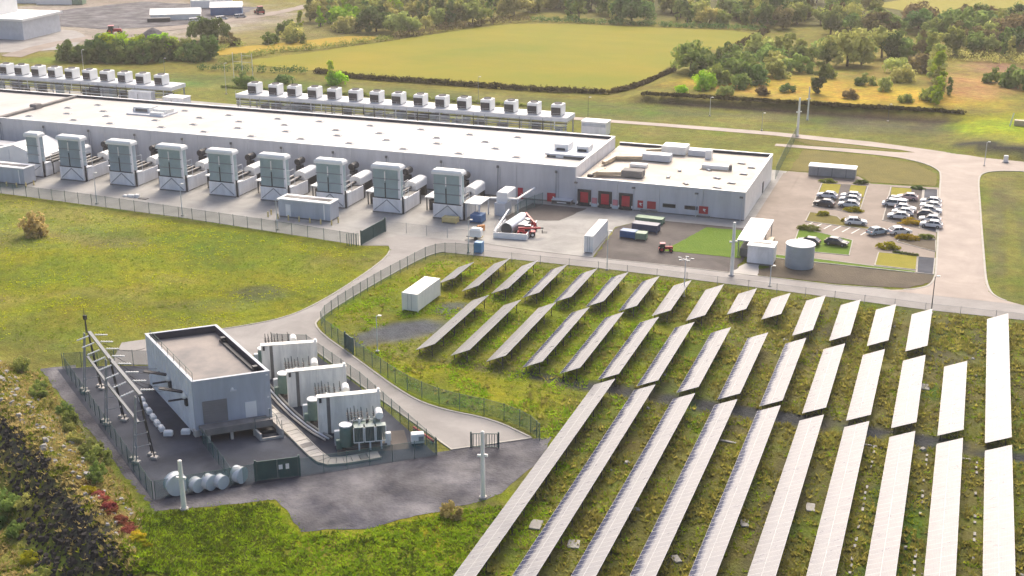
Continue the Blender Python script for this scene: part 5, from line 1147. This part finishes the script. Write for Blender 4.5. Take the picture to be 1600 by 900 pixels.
# ================================================================== VEGETATION
LM = {
 'dark': leaf_mat('leaf_dark_green', (0.081, 0.143, 0.044), (0.222, 0.295, 0.082), trans=.48),
 'mid': leaf_mat('leaf_mid_green', (0.136, 0.203, 0.049), (0.352, 0.412, 0.106), trans=.5),
 'pale': leaf_mat('leaf_pale_yellow_green', (0.269, 0.294, 0.081), (0.568, 0.574, 0.175), trans=.5),
 'brown': leaf_mat('leaf_brown', (0.14, 0.115, 0.05), (0.30, 0.25, 0.11), trans=.5),
 'gold': leaf_mat('leaf_gold', (0.30, 0.27, 0.015), (0.52, 0.45, 0.03), trans=.5),
 'bright': leaf_mat('leaf_bright_green', (0.255, 0.425, 0.022), (0.513, 0.691, 0.045), trans=.5),
 'umber': leaf_mat('leaf_umber', (.045, .036, .018), (.12, .09, .035), trans=.4),  # leaf brown darkened to take in the shadow lines of the hedges
 'red': leaf_mat('leaf_red', (0.26, 0.06, 0.05), (0.44, 0.17, 0.11), trans=.45),
 'g_bright': leaf_mat('grass_bright', (0.248, 0.366, 0.014), (0.472, 0.575, 0.028), trans=.5, scale=.5),
 'g_olive': leaf_mat('grass_olive', (0.173, 0.236, 0.018), (0.334, 0.396, 0.034), trans=.5, scale=.5),
 'g_straw': leaf_mat('grass_straw', (0.34, 0.30, 0.095), (0.58, 0.50, 0.20), trans=.5, scale=.5),
 'g_brown': leaf_mat('weed_brown', (0.189, 0.179, 0.040), (0.408, 0.374, 0.084), trans=.5, scale=.5),
 'g_dark': leaf_mat('weed_dark_green', (0.086, 0.153, 0.018), (0.223, 0.308, 0.034), trans=.5, scale=.5),
}
WORD = {'dark': 'dark green', 'mid': 'olive', 'pale': 'pale yellow', 'brown': 'brown', 'bright': 'bright green', 'gold': 'golden'}
def leaves(centres, per, size, rs, flat=.0):
    v = []; f = []
    for c, r in centres:
        for _ in range(per):
            d = Vector((rs.gauss(0, 1), rs.gauss(0, 1), rs.gauss(0, 1))).normalized()
            p = Vector(c)+Vector((d.x*r[0], d.y*r[1], d.z*r[2]))*(rs.random()**.35)
            n = (d+Vector((rs.uniform(-.7, .7), rs.uniform(-.7, .7), rs.uniform(-.4, .9)))).normalized()
            a = n.orthogonal().normalized(); b = n.cross(a); t = rs.uniform(0, 6.28)
            a, b = a*math.cos(t)+b*math.sin(t), b*math.cos(t)-a*math.sin(t)
            s_ = size*rs.uniform(.6, 1.25); k = len(v)
            v += [p-a*s_-b*s_*.35, p+a*s_*.2-b*s_*.6, p+a*s_+b*s_*.3, p-a*s_*.1+b*s_*.65]; f.append((k, k+1, k+2, k+3))
    return v, f
def crown_mesh(name, kind, rs, n=26, per=60, size=.42):
    cs = []
    for i in range(n):
        if kind == 'round':
            d = Vector((rs.gauss(0, 1), rs.gauss(0, 1), rs.gauss(0, .8))).normalized()*rs.uniform(.35, .95)
            c = (d.x*3.2, d.y*3.2, 4.6+d.z*3.0); r = rs.uniform(.9, 1.5)
        elif kind == 'tall':
            z = rs.uniform(1.2, 9.4); w_ = 2.1*math.sin(min(1, z/4)*1.5)*(1-(z/10.5)**2.2)+.25
            a = rs.uniform(0, 6.28); q = rs.random()**.5; c = (math.cos(a)*w_*q, math.sin(a)*w_*q, z); r = rs.uniform(.6, 1.1)
        elif kind == 'wide':
            a = rs.uniform(0, 6.28); q = rs.random()**.5*4.2; c = (math.cos(a)*q, math.sin(a)*q, rs.uniform(2.0, 6.0)*(1-(q/6.2)**2)+.9); r = rs.uniform(1.0, 1.7)
        else:                                              # bush, foliage to the ground
            a = rs.uniform(0, 6.28); q = rs.random()**.5; c = (math.cos(a)*q*1.0, math.sin(a)*q*1.0, rs.uniform(.2, 1.25)*(1-.5*q*q)); r = rs.uniform(.28, .5)
        cs.append((c, (r, r, r*.85)))
    v, f = leaves(cs, per, size, rs)
    me = bpy.data.meshes.new(name); me.from_pydata(v, [], f); me.update(); return me
def trunk_mesh(rs, h=5., r=.28):
    b = MB(); p = Vector((0, 0, -.4))
    for k in range(4):
        q = Vector((rs.uniform(-.2, .2)*(k+1)*.5, rs.uniform(-.2, .2)*(k+1)*.5, h*(k+1)/4)); b.tube(p, q, r*(1-.2*k), 'bark', r1=r*(1-.2*(k+1)), n=7, caps=False)
        if k > 0:
            for _ in range(2):
                a = rs.uniform(0, 6.28); e = q+Vector((math.cos(a)*1.7, math.sin(a)*1.7, rs.uniform(.8, 1.6))); b.tube(q, e, r*.45*(1-.15*k), 'bark', r1=r*.12, n=5, caps=False)
        p = q
    return b.mesh('trunk')
rs = random.Random(21)
CR = {}
for kind, cnt, n, per, size in (('round', 4, 30, 62, .40), ('tall', 4, 26, 56, .36), ('wide', 3, 30, 64, .44), ('bush', 4, 18, 42, .16)):
    CR[kind] = [crown_mesh('crown', kind, rs, n, per, size) for _ in range(cnt)]
TR = [trunk_mesh(rs) for _ in range(4)]
MCACHE = {}
def crown(kind, m):
    i = rs.randrange(len(CR[kind])); k = (kind, i, m)
    if k not in MCACHE:
        me = CR[kind][i].copy(); me.name = 'crown'; me.materials.append(LM[m]); MCACHE[k] = me
    return MCACHE[k]
def tree(x, y, h, kind, m, lb, group=None, wid=1., name='tree', z=None):
    t = thing(name, lb, 'tree', (x, y, (height(x, y) if z is None else z)-.05), rs.uniform(0, 6.28), group)
    base = {'round': 8., 'tall': 10., 'wide': 7.}[kind]; s_ = h/base
    c = link('crown', crown(kind, m), t, (0, 0, {'round': -1.5, 'tall': -.7, 'wide': -1.0}[kind]*s_)); c.scale = (s_*wid, s_*wid, s_*1.1)
    k = link('trunk', rs.choice(TR), t); k.scale = (s_, s_, s_*(.75 if kind == 'wide' else 1))
    return t
def bush(x, y, r, hs, m, lb, group=None, sx=1., rz=None, name='bush', cat='bush'):
    o = link(name, crown('bush', m), None, (x, y, height(x, y)+.05)); o.scale = (r*sx, r, r*hs); o.rotation_euler[2] = rs.uniform(0, 6.28) if rz is None else rz
    return tag(o, lb, cat, group)
def hedge(pts, w_, h, m, lb, dens=1., name='hedge', size=.3):
    v = []; f = []
    cs = []
    for a, b in zip(pts, pts[1:]):
        L = math.dist(a, b); n = max(2, int(L/(w_*.55)*dens*(2.4 if w_ < 2.7 else 1.2)))
        for k in range(n):
            u = (k+rs.random())/n; x = a[0]+(b[0]-a[0])*u+rs.uniform(-.3, .3)*w_; y = a[1]+(b[1]-a[1])*u+rs.uniform(-.3, .3)*w_
            hh = h*rs.uniform(.65, 1.15); cs.append(((x, y, height(x, y)+hh*.5), (w_*.55, w_*.55, hh*.55)))
    v, f = leaves(cs, 46, size, rs)
    me = bpy.data.meshes.new('hedge'); me.from_pydata(v, [], f); me.materials.append(LM[m]); me.update()
    return tag(link(name, me), lb, 'hedge')
# --- hedges round the far field
hedge([(-234, 364), (-229, 390), (-214, 407), (-203, 432)], 3.2, 2.6, 'mid', 'dark hedge along the left edge of the broad field')
hedge([(-202, 434), (-192, 461), (-184, 483), (-170.6, 497.5)], 3.2, 3.2, 'brown', 'brown hedge climbing the upper left edge of the broad field', size=.35)
hedge([(-170, 498), (-138, 500), (-99.4, 501.5), (-77.5, 503)], 3.0, 2.4, 'dark', 'dark hedge along the top of the broad field', size=.35)
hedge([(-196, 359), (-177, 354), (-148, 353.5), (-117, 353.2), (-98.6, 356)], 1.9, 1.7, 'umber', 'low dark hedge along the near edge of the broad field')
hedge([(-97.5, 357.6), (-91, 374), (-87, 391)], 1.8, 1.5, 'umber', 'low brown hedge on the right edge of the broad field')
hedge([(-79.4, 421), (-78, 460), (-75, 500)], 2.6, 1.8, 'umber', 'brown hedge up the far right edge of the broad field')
hedge([(-234, 352), (-218, 353), (-197, 357)], 3.4, 2.6, 'dark', 'dark scrubby hedge behind the gap between the platforms')
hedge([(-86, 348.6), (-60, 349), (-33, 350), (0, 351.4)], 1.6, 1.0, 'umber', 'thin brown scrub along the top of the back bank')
hedge([(-262, 372), (-250, 384), (-246, 398)], 4, 3, 'mid', 'green hedge behind the golden field')
hedge([(-13, 452), (6, 454), (26, 452), (40, 450)], 5, 4.2, 'pale', 'tall pale grass belt above the brown ground at the right', size=.4)
hedge([(-210, 327), (-150, 330), (-110, 331)], 1.4, .8, 'mid', 'low scrub strip on the grass behind the right hand platform', .5)
# --- single trees that stand out
tree(-81.3, 391, 10, 'wide', 'mid', 'broad olive tree standing at the corner of the broad field', wid=.95)
tree(-39.3, 367, 9.5, 'tall', 'dark', 'dark upright evergreen standing alone on the golden ground', wid=1.15)
for i, (x, y, h, k, m) in enumerate([(-37, 424, 13, 'wide', 'pale'), (-43, 421, 10, 'round', 'mid'), (-33, 430, 10, 'round', 'mid')]): tree(x, y, h, k, m, ('tallest', 'left', 'right')[i]+' tree of the big rounded clump right of the broad field', 'rounded clump')
for i, (x, y, h, k, m) in enumerate([(-24, 446, 11.5, 'round', 'dark'), (-19, 443, 9, 'round', 'mid'), (-28, 450, 11, 'wide', 'pale')]): tree(x, y, h, k, m, ('tallest', 'right', 'left')[i]+' tree of the dark clump right of the rounded clump', 'dark clump')
for i, (x, y, h, m) in enumerate([(-7, 362, 8, 'bright'), (-7, 372, 9, 'pale'), (-7.6, 384, 11, 'bright'), (-8.5, 398, 12, 'pale'), (-9.5, 412, 14, 'pale'), (-11.8, 424, 13, 'mid'), (-14.8, 436, 12, 'brown'), (-4.2, 377, 5, 'dark')]): tree(x, y, h, 'tall', m, '%s tree up the line of slender poplars at the right' % ORD[i], 'slender poplars')
for i, (x, y, h, k, m) in enumerate([(-247.5, 369, 8, 'round', 'dark'), (-242.5, 371.5, 9, 'round', 'dark'), (-251.5, 371, 7.5, 'round', 'mid')]): tree(x, y, h, k, m, ('middle', 'right', 'left')[i]+' tree of the dark trio beside the golden field', 'dark trio')
for i, (x, y, h) in enumerate([(-268, 406, 9.5), (-263, 409, 8.5)]): tree(x, y, h, 'wide', 'dark', ('left', 'right')[i]+' dark tree above the trio by the works track', 'dark pair', wid=.8)
for i in range(11):                                      # oval copse behind the left platform
    a = i*6.28/11; x, y = -267+math.cos(a)*11, 363+math.sin(a)*7+.25*(math.cos(a)*11)
    tree(x, y, rs.uniform(7.5, 9.5), 'round', 'dark' if math.sin(a) < .1 else 'bright', '%s tree round the rim of the oval copse, counted from its right end' % ORD[i], 'oval copse', 1.1)
for i, (x, y) in enumerate(((-274, 360), (-270, 362), (-266, 363), (-262, 365), (-258, 366.5))): tree(x, y, 9.8, 'round', 'bright', '%s bright tree from the left inside the oval copse' % ORD[i], 'oval copse', 1.15)
BB = [(-69.6, 373, 4, 'mid'), (-65, 380, 5, 'mid'), (-58.8, 377, 4, 'dark'), (-71, 363, 3.2, 'bright'), (-75, 384, 4.5, 'dark'), (-62, 368, 3.5, 'brown'), (-55, 390, 4, 'pale'), (-50, 402, 4.5, 'mid'), (-66, 394, 4.5, 'brown'), (-58, 410, 4, 'pale'), (-62, 425, 4.5, 'mid'), (-52, 430, 4, 'dark'), (-68, 440, 5, 'pale'), (-60, 455, 5, 'mid'), (-48, 450, 4, 'brown'), (-40, 395, 2.5, 'brown'), (-28, 385, 2.6, 'brown'), (-22, 378, 2.4, 'pale'), (-18, 396, 3.4, 'pale'), (-30, 362, 2, 'brown'), (-15, 362, 1.8, 'brown'), (14.6, 398, 4.5, 'mid'), (8, 404, 3, 'brown'), (-9, 366, 2.6, 'brown'), (-14, 420, 4, 'brown'), (-21, 414, 3.4, 'pale'), (-70, 410, 5, 'dark'), (-75, 418, 4, 'dark'), (-48, 366, 2, 'dark'), (-54, 360, 2, 'brown'), (-64, 356, 2.2, 'pale'), (-76, 353, 2.2, 'bright'), (-238, 420, 4, 'pale'), (-232, 412, 3, 'brown'), (-252, 400, 3, 'brown'), (-246, 432, 4, 'dark'), (-228, 446, 4.5, 'pale'), (-240, 408, 3, 'brown'), (-205, 331, 3, 'mid'), (-196, 340, 2.4, 'dark'), (-180, 344, 3, 'bright'), (-285, 352, 4, 'dark'), (-280, 356, 4, 'dark')]
BB += [(-280+i*4.6, 351.5+i*1.3+rs.uniform(-1, 1), rs.uniform(3.4, 4.6), 'dark') for i in range(6)]+[(-256, 366, 4, 'dark'), (-244, 366.5, 3.5, 'dark'), (-250, 365.5, 3, 'mid')]
cnt = {}
for _, x, y, r, m in sorted([(math.atan2(b[0], b[1]),)+b for b in BB]):
    m = {'brown': 'mid'}.get(m, m) if rs.random() < .5 else m
    cnt[m] = cnt.get(m, 0)+1
    bush(x, y, r, rs.uniform(.85, 1.25), m, '%s %s scrub bush from the left on the rough ground behind the halls' % (ORD[cnt[m]-1], WORD[m]), 'scrub bushes behind the halls')
tree(-182, 343, 7, 'tall', 'bright', 'pointed bright green tree behind the second cooler of the right hand platform')
# --- far woods: belts of trees, each a tree of its own
def wood(n, area, hs, kinds, mats, lb, group, yj=0.):
    pts = []
    tries = 0
    while len(pts) < n and tries < n*60:
        tries += 1
        u, v = rs.random(), rs.random()
        a, b, c, d = area
        x = (a[0]*(1-u)+b[0]*u)*(1-v)+(d[0]*(1-u)+c[0]*u)*v; y = (a[1]*(1-u)+b[1]*u)*(1-v)+(d[1]*(1-u)+c[1]*u)*v
        if all((x-p[0])**2+(y-p[1])**2 > 20 for p in pts): pts.append((x, y))
    lot = sorted([(math.atan2(x, y), x, y, rs.choice(kinds), rs.choice(mats)) for x, y in pts]); cnt = {}
    for _, x, y, k, m in lot:
        cnt[k, m] = cnt.get((k, m), 0)+1
        tree(x, y, rs.uniform(*hs)*.85, k, m, '%s %s %s tree from the left in the %s' % (ORD[cnt[k, m]-1], WORD[m], {'round': 'rounded', 'tall': 'slender', 'wide': 'spreading'}[k], lb), group, rs.uniform(.9, 1.2))
wood(64, ((-250, 444), (-200, 442), (-180, 512), (-272, 530)), (8, 13), ['round', 'tall', 'tall', 'wide'], ['pale', 'pale', 'mid', 'pale', 'bright', 'dark'], 'pale wood beside the broad field', 'pale wood at the upper left')
wood(64, ((-182, 508), (-80, 510), (-70, 556), (-230, 556)), (8, 14), ['round', 'wide', 'tall'], ['pale', 'mid', 'mid', 'pale', 'dark'], 'wood above the broad field', 'wood above the broad field')
wood(48, ((-80, 512), (30, 470), (40, 520), (-72, 556)), (9, 14), ['round', 'wide'], ['mid', 'dark', 'pale', 'brown', 'mid'], 'dark belt at upper right', 'upper right tree belt')
wood(56, ((-260, 556), (-40, 556), (-40, 640), (-300, 640)), (9, 14), ['round', 'wide', 'tall'], ['pale', 'mid', 'dark', 'brown'], 'far wood at the top', 'far wood')
wood(24, ((-36, 660), (70, 652), (80, 700), (-60, 700)), (9, 13), ['round', 'wide'], ['mid', 'dark', 'pale'], 'top right corner wood', 'far wood at the right')
wood(14, ((-4, 520), (40, 516), (44, 545), (4, 545)), (9, 12), ['round', 'wide'], ['brown', 'mid', 'dark'], 'strip before the upper field', 'trees before the upper field')
wood(10, ((-20, 462), (34, 460), (36, 470), (-20, 474)), (9, 13), ['tall', 'tall', 'round'], ['pale', 'mid'], 'row above the pale grass', 'slender trees at the right')
# --- bushes near at hand
bush(-161.7, 184.6, 2.5, 1.25, 'g_straw', 'round straw coloured bush alone in the left field')
for i, (x, y, r, sx, m) in enumerate([(-25.8, 274, .8, 2.0, 'mid'), (-19.0, 275.2, .8, 2, 'dark'), (-18.3, 252.6, .9, 1.8, 'gold'), (-23.8, 247.6, .8, 1.6, 'gold'), (-18.9, 244.6, .7, 1.2, 'gold'), (-25, 236.4, .9, 2.0, 'mid'), (-10.0, 229.8, 1.1, 1.6, 'gold'), (-7.0, 236.4, .9, 2.0, 'gold'), (-4.0, 238.2, .8, 2.2, 'mid'), (-7.2, 247.2, 1.0, 2.0, 'gold'), (-7.1, 274.8, .7, 1.8, 'dark')]):
    bush(x, y, r, .9, m, ['clipped green shrub at the shelter left end', 'clipped dark shrub at the shelter right end', 'golden shrub at the foot of the second bay row', 'golden shrub on the dry strip below the first bays', 'golden shrub touching the white car on the dry strip', 'long green shrub behind the green island', 'golden shrub at the lawn square corner', 'golden shrub on the bare planted bed', 'green shrub on the bare planted bed', 'golden shrub at the foot of the middle bays', 'dark shrub at the top of the middle bays'][i], 'shrubs in the car park', sx, 0, 'shrub', 'shrub')
t = thing('low_hedge', 'thin clipped hedge along the lawn square', 'hedge', (-8.6, 227.2, .1))
for k in range(7):
    o = link('clump', crown('bush', 'dark'), t, (k*.62, -.08*k, 0)); o.scale = (.38, .3, .35)
near = [(-102.4, 118.6, 0.96, 'mid'), (-100.6, 116.4, 0.80, 'pale'), (-94.2, 112.2, 1.20, 'pale'), (-92.2, 110.8, 1.28, 'mid'), (-105, 121, 0.96, 'mid'), (-111.5, 123.8, 1.04, 'mid'), (-120, 130.5, 1.28, 'mid'), (-103.4, 104.8, 1.28, 'pale'), (-100.6, 103.8, 1.28, 'mid'), (-98.4, 103.0, 1.20, 'mid'), (-96.2, 102.6, 1.04, 'pale'), (-99.2, 100.6, 1.12, 'dark'), (-95, 99.2, 1.04, 'mid'), (-86, 92.5, 1.04, 'mid'), (-84.6, 90.6, 0.88, 'pale'), (-90, 95.4, 0.96, 'gold'), (-98, 114, .9, 'pale'), (-89.8, 107.6, 0.80, 'mid'), (-108, 121, .9, 'pale'), (-113, 126, 0.80, 'mid'), (-88, 104.8, .8, 'mid')]
cnt = {}
for x, y, r, m in sorted(near, key=lambda q: math.atan2(q[0], q[1])):
    lo = bund_s(x, y) < -1; cnt[lo] = cnt.get(lo, 0)+1
    bush(x, y, r, rs.uniform(1.0, 1.35), m, '%s leafy bush from the left %s' % (ORD[cnt[lo]-1], 'below the dark rock slope' if lo else 'on the bank beside the substation'), 'bushes below the slope' if lo else 'bushes on the bank')
for i in range(14):
    u = i/13; x, y = -87.5+u*13.5+rs.uniform(-.5, .5), 103.2-u*8.6+rs.uniform(-.4, .4)
    bush(x, y, rs.uniform(.45, .8), .7, 'red' if 1 < i < 11 else 'gold', '%s shrub down the red streak along the bank, %s leaved' % (ORD[i], 'red' if 1 < i < 11 else 'golden'), 'red streak of shrubs' if 1 < i < 11 else 'golden shrubs on the bank')
bush(-47.8, 113.2, 1.1, 1.2, 'g_straw', 'yellow bush beside the foot of the first front panel table')

# ------------------------------------------------------------------ grass, weeds and rocks nobody could count
def tufts(name, lb, m, spots, size, blades=4, flat=.5):
    v = []; f = []
    for x, y in spots:
        z = height(x, y); s_ = size*rs.uniform(.55, 1.4)
        for _ in range(blades):
            a = rs.uniform(0, 6.28); d = Vector((math.cos(a), math.sin(a), 0)); q = Vector((-d.y, d.x, 0)); p = Vector((x, y, z-.03))+d*s_*rs.uniform(0, .5)
            k = len(v); v += [p-q*s_*.32, p+q*s_*.32, p+d*s_*rs.uniform(.3, .9)+q*s_*rs.uniform(-.3, .3)+Vector((0, 0, s_*rs.uniform(flat*.6, flat*1.5)))]; f.append((k, k+1, k+2))
    me = bpy.data.meshes.new(name); me.from_pydata(v, [], f); me.materials.append(LM[m]); me.update()
    return tag(link(name, me), lb, 'grass', kind='stuff')
def in_poly(x, y, P):
    r = False
    for (x0, y0), (x1, y1) in zip(P, P[1:]+P[:1]):
        if (y0 > y) != (y1 > y) and x < (x1-x0)*(y-y0)/(y1-y0)+x0: r = not r
    return r
SOLAR = [(-43, 92), (14, 92), (16, 197), (-56, 199), (-84, 198.4), (-88, 178), (-88.6, 163), (-86, 159), (-79, 154.4), (-64.4, 142.4), (-58, 140), (-46, 137), (-42.6, 132)]
GRV = [(-81.5, 158), (-78.5, 166.8), (-73.5, 170.5), (-68.8, 167), (-72.5, 160), (-77.8, 154.3)]
LEFT = [(-205, 205), (-102, 196.5), (-95, 194), (-95, 165), (-103, 155.5), (-116, 144), (-122, 136), (-205, 150)]
FORE = [(-61.6, 104), (-56, 106.6), (-51.6, 110.6), (-46.4, 115.6), (-42, 118), (-42, 94), (-74, 90), (-80, 101.8), (-72, 106.8), (-67.8, 109)]
BANK = [(-124, 131), (-116.8, 130.4), (-80, 102.4), (-72, 90), (-90, 88), (-112, 92), (-126, 112)]
def scatter(P, n, pred=None):
    xs = [p[0] for p in P]; ys = [p[1] for p in P]; out = []
    while len(out) < n:
        x, y = rs.uniform(min(xs), max(xs)), rs.uniform(min(ys), max(ys))
        if in_poly(x, y, P) and (pred is None or rs.random() < pred(x, y)): out.append((x, y))
    return out
nz = lambda x, y, s_, o: noise.noise(Vector((x*s_, y*s_, o)))
bare = lambda x, y: 0 if (in_poly(x, y, GRV) or abs(y-(152.4-.053*(x+43))) < 1.7 and x > -44) else 1
tufts('solar_grass', 'olive grass between the solar rows', 'g_olive', scatter(SOLAR, 9000, lambda x, y: bare(x, y)*(.15+sstep(-.25, .3, nz(x, y, .12, 2)))), .42)
tufts('solar_weeds', 'dry brown weeds between the solar rows', 'g_brown', scatter(SOLAR, 9500, lambda x, y: bare(x, y)*(.1+sstep(-55, -20, x))*(.1+sstep(.2, -.3, nz(x, y, .15, 2)))), .5, 5, .7)
tufts('solar_herbs', 'yellow green herbs between the solar rows', 'g_bright', scatter(SOLAR, 6500, lambda x, y: bare(x, y)*(.12+sstep(-20, -55, x))*sstep(-.1, .3, nz(x, y, .2, 9))), .4)
tufts('field_grass', 'tufted grass of the left field', 'g_bright', scatter(LEFT, 4200, lambda x, y: .1+sstep(-.1, .35, nz(x, y, .1, 5))), .36, 4, .3)
tufts('field_grass', 'olive grass tufts of the left field', 'g_olive', scatter(LEFT, 4200, lambda x, y: .1+sstep(.1, -.3, nz(x, y, .1, 5))), .34, 4, .28)
tufts('fore_grass', 'bright grass below the gravel in the foreground', 'g_bright', scatter(FORE, 6500), .4, 4, .5)
tufts('fore_weeds', 'dark weeds below the gravel in the foreground', 'g_dark', scatter(FORE, 2200, lambda x, y: sstep(-60, -72, x)*.8+.1+.5*sstep(0, .3, nz(x, y, .3, 7))), .42, 5, .6)
tufts('bank_grass', 'straw grass on the bank', 'g_straw', scatter(BANK, 5200, lambda x, y: .22 if -7 < bund_s(x, y) < -.8 else 1), .42, 5, .6)
tufts('bank_weeds', 'green weeds on the bank', 'g_olive', scatter(BANK, 1800, lambda x, y: .22 if -7 < bund_s(x, y) < -.8 else .3+sstep(-.1, .3, nz(x, y, .25, 3))), .45, 5, .6)
def rocks(name, lb, spots, s0, s1, m):
    v = []; f = []
    for x, y in spots:
        r = s0+(s1-s0)*rs.random()**3; z = height(x, y); k = len(v)
        for a in range(5):
            t_ = a*1.257+rs.uniform(-.3, .3); v.append((x+math.cos(t_)*r*rs.uniform(.7, 1.2), y+math.sin(t_)*r*rs.uniform(.7, 1.2), z-.1))
        for a in range(5):
            t_ = a*1.257+rs.uniform(-.3, .3); v.append((x+math.cos(t_)*r*.6, y+math.sin(t_)*r*.6, z+r*rs.uniform(.35, .8)))
        for a in range(5): f.append((k+a, k+(a+1) % 5, k+5+(a+1) % 5, k+5+a))
        f.append(tuple(k+5+a for a in range(5)))
    me = bpy.data.meshes.new(name); me.from_pydata(v, [], f); me.materials.append(MT[m]); me.update()
    return tag(link(name, me), lb, 'rocks', kind='stuff')
MT['rock'] = mat('dark_rock', (.030, .028, .027), .95, 0, .9, c2=(.085, .078, .075), thr=.62, soft=.2, spec=.1); MT['prock'] = mat('pale_rock', (.30, .29, .27), .85, .3, .8)
rocks('rock_slope', 'dark loose rocks covering the slope at lower left', scatter(BANK, 1000, lambda x, y: 1 if -3.6-3.4*sstep(-104, -86, x) < bund_s(x, y)+nz(x, y, .2, 6)*1.2 < -.6 else 0), .15, .6, 'rock')
rocks('bank_stones', 'pale stones strewn on the bank', scatter(BANK, 260, lambda x, y: 1 if .3 < bund_s(x, y) < 5 else 0), .15, .6, 'prock')
rocks('field_stones', 'pale stones lying between the solar rows', scatter(SOLAR, 90, lambda x, y: .1+sstep(-60, -10, x)), .15, .55, 'prock')
MT['trock'] = mat('grey_cover_concrete', (.30, .29, .27), .85, .3, .8)
EDGE = [[(-61.9, 104.8), (-56, 107.4), (-52, 111.3), (-46.8, 116.4), (-44.5, 120)], [(-79.2, 103), (-72, 107.5), (-67.8, 110), (-64.6, 107.8), (-61.9, 104.8)], [(-117.8, 131.8), (-79.2, 103)], acc_l, acc_r, [(-77, 200.2), (-56, 200.6), (-30, 199.8), (-2, 198.2), (24, 198.6)], vr_r, [(-188, 205.4), (-142, 202.6), (-101, 198)]]
ep = []
for e in EDGE:
    for a, b in zip(e, e[1:]):
        for k in range(int(math.dist(a, b)*5)):
            u = rs.random(); ep.append((a[0]+(b[0]-a[0])*u+rs.gauss(0, .28), a[1]+(b[1]-a[1])*u+rs.gauss(0, .28)))
tufts('edge_grass', 'grass creeping over the edges of roads and gravel', 'g_olive', [p for p in ep if nz(p[0], p[1], .4, 2) > -.15], .24, 3, .5)
tufts('lawn_grass', 'short grass blades of the bright lawn below the annex', 'g_bright', scatter([(-48, 214.8), (-46.7, 219), (-43.4, 231.2), (-37.3, 231.6), (-34.8, 227), (-34.4, 215)], 900), .22, 3, .3)
# pale slabs and cable covers lying between the front rows
for i, (x, y, l_, w_, a) in enumerate([(p[0], p[1], p[2]*.75, p[3]*.75, p[4]) for p in [(-38.4, 114.6, 1.6, 2.6, .1), (-33.4, 112.2, 1.6, 2.2, .2), (-31.4, 131.4, 1.2, 1.0, .3), (-29, 121.6, 1.1, .9, .1), (-22.6, 141.6, 2.6, .6, -.1), (-36.8, 133, 1.0, 1.4, .2), (-10.9, 128.4, 1.2, 2.4, .1), (-17.2, 122.6, 1.1, 2.0, .2), (-22.6, 113, 1.0, 1.8, .6), (-.6, 167.2, 1.6, 2.6, 0)]]):
    o = MB().box(-l_/2, -w_/2, 0, l_/2, w_/2, .12, 'trock', .04).box(-l_/2-.06, -w_/2+.3, 0, -l_/2, w_/2-.3, .1, 'concrete').build('concrete_slab', None, (x, y, height(x, y)+.05), a)
    tag(o, ['broad pale slab in the gap right of the first front panel table', 'pale slab in the gap right of the second front panel table near the lower edge', 'small pale slab high in the gap right of the second front panel table', 'small pale slab low in the gap right of the second front panel table', 'thin pale slab lying across the gap right of the fourth front panel table', 'pale slab high in the gap right of the first front panel table', 'pale slab in the gap right of the sixth front panel table', 'pale slab beside the fifth front panel table', 'tilted pale slab near the lower edge right of the fourth front panel table', 'pale slab between the last two short middle panel tables'][i], 'slab')
for gi, x in enumerate((-5.5, .6, 6.3)):
    t = thing('cable_cover', 'line of white cable covers between the front panel tables, %s from the left' % ORD[gi], 'cable cover', (x, 112, .1))
    for k in range(26):
        if rs.random() < .6: MB().box(-.13, k*1.35, 0, .13, k*1.35+rs.uniform(.4, .8), .08, 'trock').build('cover', t, (rs.uniform(-.05, .05), 0, 0))
for gi, (x, y) in enumerate([(-9.4, 148.3), (-7.6, 146.4), (-3.4, 148.2), (3.2, 146.6)]):
    t = thing('cable_cover', 'short line of white covers across the rows below the dark track, %s from the left' % ORD[gi], 'cable cover', (x, y, .1))
    for k in range(4): MB().box(k*.62, -.12, 0, k*.62+.5, .12, .1, 'trock').build('cover', t)
# ------------------------------------------------------------------ hazy air
hz = MB().box(-1500, -300, -8, 1200, 2600, 78, 'white').build('haze'); hz.data.materials.clear()
hm = bpy.data.materials.new('haze_air'); hm.use_nodes = True; n = hm.node_tree.nodes; n.remove(n['Principled BSDF'])
pv = n.new('ShaderNodeVolumePrincipled'); pv.inputs['Color'].default_value = (1, .96, .9, 1); pv.inputs['Density'].default_value = HAZE; pv.inputs['Anisotropy'].default_value = .35
hm.node_tree.links.new(pv.outputs[0], n['Material Output'].inputs['Volume']); hz.data.materials.append(hm)
tag(hz, 'thin warm haze in the air', None, kind='stuff')
